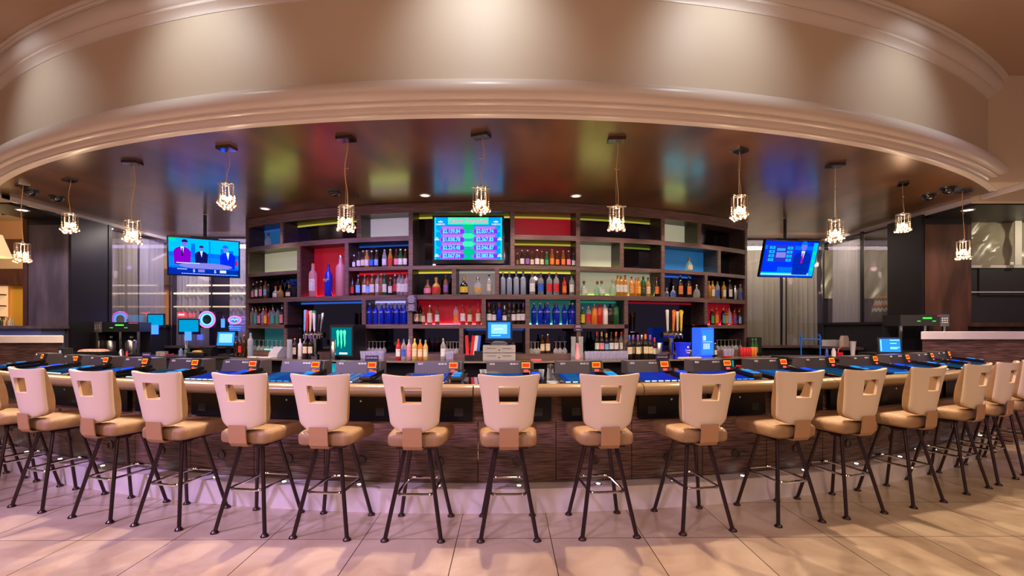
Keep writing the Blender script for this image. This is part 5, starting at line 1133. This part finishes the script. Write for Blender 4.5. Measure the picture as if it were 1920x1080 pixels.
# glowing strips that stand in for room reflections in the left glazing
gwl = glow('warm_line', (1, .78, .55), 1.6); grf = glow('reflection_dim', (1, .75, .5), .8)
for k, (x0, x1, y, mt, lb) in enumerate([(262, 462, 550, gwl, 'long warm reflection line across left window, middle of three'), (350, 462, 535, gwl, 'short warm reflection line in left window, topmost'), (262, 462, 575, grf, 'faint warm reflection line in left window, lowest')]):
    Y = 8.93; o = MB().b2(max(fl(x0, Y), -6.36), fl(x1, Y), -.01, .01, -.012-.004*(k == 0), .012).build('reflection_line', mt); o.location = (0, Y, zz(y, Y)); tag(o, lb, 'reflection')
lamp('window_washer', 'AREA', (-5.1, 8.2, 3.0), 34, (.80, .70, 1), (-5.1, 8.98, 1.8), shape='RECTANGLE', size=2.2, size_y=.1)
lamp('window_washer', 'AREA', (4.6, 8.3, 3.0), 26, (1, .86, .72), (4.6, 9.1, 1.8), shape='RECTANGLE', size=2.4, size_y=.1)
lamp('window_washer', 'AREA', (-5.9, 8.0, 2.98), 9, (1, .85, .75), (-6.5, 8.0, 1.8), shape='RECTANGLE', size=.1, size_y=1)
struct(MB().b2(5.55, 5.90, 7.95, 8.85, 1.0, 1.046).build('trim_9', m_shelf))
# painted urn on the right side ledge
m, N, L = nt('urn_paint'); b = N['Principled BSDF']; t_ = N.new('ShaderNodeTexCoord'); sx = N.new('ShaderNodeSeparateXYZ'); L.new(t_.outputs['Object'], sx.inputs[0])
at2 = N.new('ShaderNodeMath'); at2.operation = 'ARCTAN2'; L.new(sx.outputs[0], at2.inputs[0]); L.new(sx.outputs[1], at2.inputs[1])
pp = N.new('ShaderNodeMath'); pp.operation = 'PINGPONG'; pp.inputs[1].default_value = .22; L.new(at2.outputs[0], pp.inputs[0])
ad = N.new('ShaderNodeMath'); ad.operation = 'MULTIPLY_ADD'; ad.inputs[1].default_value = .16; L.new(pp.outputs[0], ad.inputs[0]); L.new(sx.outputs[2], ad.inputs[2])
rp_ = N.new('ShaderNodeValToRGB'); L.new(ad.outputs[0], rp_.inputs[0]); cr = rp_.color_ramp; cr.interpolation = 'CONSTANT'
cr.elements[0].color = (.02, .015, .015, 1); cr.elements[1].position = .19; cr.elements[1].color = (.75, .68, .55, 1)
for p_, c_ in [(.06, (.12, .05, .02, 1)), (.12, (.02, .10, .05, 1)), (.25, (.02, .02, .02, 1)), (.28, (.85, .35, .03, 1)), (.31, (.75, .68, .55, 1)), (.37, (.02, .02, .02, 1)), (.40, (.85, .35, .03, 1))]:
    e = cr.elements.new(p_); e.color = c_
L.new(rp_.outputs[0], b.inputs['Base Color']); b.inputs['Roughness'].default_value = .35; m_urn = m
o = MB().lathe([(.0001, 0), (.10, 0), (.13, .06), (.135, .16), (.12, .25), (.09, .33), (.10, .40), (.09, .42), (.0001, .41)], 28).build('painted_urn', m_urn); o.location = (6.13, 7.88, 1.47); o.rotation_euler = (0, 0, .4)
tag(o, 'black, cream and orange zigzag painted urn on the right ledge', 'urn')
struct(MB().b2(5.99, 6.6, 7.45, 8.1, 1.40, 1.468).build('trim_6', m_panelwood))
# covered opening at far right
def tarp_mat():
    m = pbr('plastic_sheet', (.40, .37, .28), .25, bump=.9, bscale=3.5); return m
m_tarp = tarp_mat()
rt = empty('covered_opening', (7.4, 7.0, 0), 0, 'boarded opening under crumpled plastic sheet at far right', 'opening')
def W2(name, x0, x1, y0, y1, z0, z1, mt): return MB().b2(x0-7.4, x1-7.4, y0-7.0, y1-7.0, z0, z1).build(name, mt, rt)
def sheet(x0, x1, z0, z1, Y, mt, nm, par=rt, nx=34, nz=20, amp=.05, ang=.6):
    V = []
    for j in range(nz+1):
        for i in range(nx+1):
            x = x0+(x1-x0)*i/nx; z = z0+(z1-z0)*j/nz
            d = amp*math.sin((x*9+z*5*ang)+1.5*math.sin(z*4))*.5+amp*.5*math.sin(x*23-z*14)
            V.append((x, Y+d, z))
    return MB().add(V, [(j*(nx+1)+i, j*(nx+1)+i+1, (j+1)*(nx+1)+i+1, (j+1)*(nx+1)+i) for j in range(nz) for i in range(nx)], True).build(nm, mt, par)
sheet(-.85, 1.9, 2.28, 2.96, .12, m_tarp, 'plastic_sheet')
m_board = pbr('dark_board', (.035, .032, .035), .6)
W2('board', 6.58, 7.0, 7.14, 7.2, 1.45, 2.3, m_board); W2('board', 7.01, 9.2, 7.12, 7.18, 1.86, 2.3, m_board); W2('board', 7.01, 9.2, 7.15, 7.2, 1.45, 1.86, m_board)
W2('tape_strip', 6.6, 9.2, 7.10, 7.115, 2.27, 2.31, m_paper); W2('tape_strip', 6.80, 9.2, 7.10, 7.115, 1.90, 1.915, m_paper); W2('tape_strip', 6.80, 6.83, 7.10, 7.118, 1.45, 1.90, m_paper); W2('tape_strip', 7.42, 7.52, 7.0, 7.02, 2.30, 2.95, m_paper)
W2('frame_post', 6.56, 6.63, 6.85, 7.1, 1.4, 2.95, m_panelwood); W2('frame_sill', 6.56, 9.2, 6.9, 7.15, 1.39, 1.45, m_panelwood); W2('base_panel', 6.56, 9.2, 7.0, 7.2, 0, 1.39, m_panelwood)
rt2 = sheet(6.05, 7.6, 1.95, 2.9, 9.3, m_tarp, 'plastic_sheet', None); tag(rt2, 'crumpled plastic sheet seen through side window above the urn', 'plastic sheet')
struct(MB().b2(5.99, 9.3, 9.36, 9.42, 0, 2.95).build('wall_far_right', MATS['night']))
lamp('site_lamp', 'POINT', (6.6, 7.7, 2.75), 22, (1, .85, .55), shadow_soft_size=.05)
lamp('site_lamp', 'POINT', (7.6, 6.4, 2.7), 9, (1, .85, .6), shadow_soft_size=.05)
# room at far left
Yf = 13.0
def wl(nm, x0, x1, z0, z1, Y, mt, th=.1): return struct(MB().b2(x0, x1, Y, Y+th, z0, z1).build(nm, mt))
m_or = pbr('tan_wall', (.62, .34, .17), .7); m_cr = pbr('cream_wall', (.75, .58, .38), .7)
wl('wall_far_left', -18, -7.2, 0, 5.2, Yf, m_or)
wl('trim_7', -18, -7.2, 3.35, 3.75, Yf-.3, m_panelwood, .28); wl('wall_far_left_soffit', -18, -7.2, 2.95, 3.35, Yf-.25, m_cr, .2); wl('trim_8', -18, -7.2, 2.52, 2.95, Yf-.35, m_panelwood, .3)
wl('wall_far_left_yellow', -13.63, -13.2, 1.2, 2.52, Yf-.1, pbr('yellow_wall', (.85, .50, .06), .6), .08)
struct(MB().b2(-18, -7.2, 7.1, 13, 4.3, 4.4).build('ceiling', m_cr))
bb = empty('distant_bar_shelves', (-14.2, Yf-.3, 0), 0, 'distant lit shelves of bottles at far left picture edge', 'shelving')
for k in range(4): MB().b2(-.9, .55, -.12, .12, 1.35+k*.3, 1.38+k*.3).build('shelf', m_panelwood, bb)
MB().b2(-.9, .55, .12, .16, 1.3, 2.5).build('lit_back', pbr('lit_tan', (.7, .5, .3), .5, emit=(1, .6, .3), es=.5), bb)
for k in range(3): MB().b2(-.9, .55, -.14, -.12, 1.645+k*.3, 1.665+k*.3).build('shelf_light', gwl, bb)
for k in range(6):
    px = 3+k*4; Y = Yf-.38; put = MB().lathe([(.0001, 0), (.05, 0), (.05, .14), (.02, .2), (.02, .26), (.0001, .26)], 10).build('liquor_bottle', (GL['green'], GL['amber'], m_white, GL['gold'], m_white, GL['clear'])[k]); put.location = (fl(px, Y), Y, 1.40)
    tag(put, 'tiny distant bottle at far left edge, %s' % ordw(k, 6), 'bottle', 'distant bottles at the far left')
struct(MB().b2(-18, -7.2, Yf-.55, Yf-.2, 0, 1.395).build('wall_far_left_counter', m_panelwood))
lamp('far_room_lamp', 'POINT', (-11.5, 10, 3.6), 160, (1, .72, .42), shadow_soft_size=.3)
lamp('far_room_lamp', 'POINT', (-9.2, 8.2, 3.5), 70, (1, .72, .42), shadow_soft_size=.3)
rt = empty('drum_pendant', (-8.02, 7.3, 4.3), 0, 'cream tapered lampshade cut by the left picture edge', 'pendant light')
MB().lathe([(.13, -1.49), (.24, -1.83)], 28).build('lamp_shade', pbr('shade_cream', (.85, .68, .42), .6, emit=(1, .7, .35), es=.7), rt); MB().tube([(0, 0, 0), (0, 0, -1.5)], .006, 6).b2(-.13, .13, -.005, .005, -1.5, -1.495).build('rod', m_brass, rt)
# dark branch pattern panel
rt = empty('branch_panel', (-10.6, 10.6, 4.20), 0, 'cut-out branch pattern ceiling panel at far left', 'ceiling panel')
m = MB(); rnd = random.Random(3)
for k in range(40):
    x, y = rnd.uniform(-2.2, 1.4), rnd.uniform(-1.6, 1.6); a = rnd.uniform(-.5, .5); Ln = rnd.uniform(.3, .8)
    m.tube([(x, y, 0), (x+Ln*.5*math.cos(a), y+Ln*.5*math.sin(a)+.06, 0), (x+Ln*math.cos(a+.4), y+Ln*math.sin(a+.4), 0)], .035, 5, r2=.01)
m.build('branches', m_dark, rt)
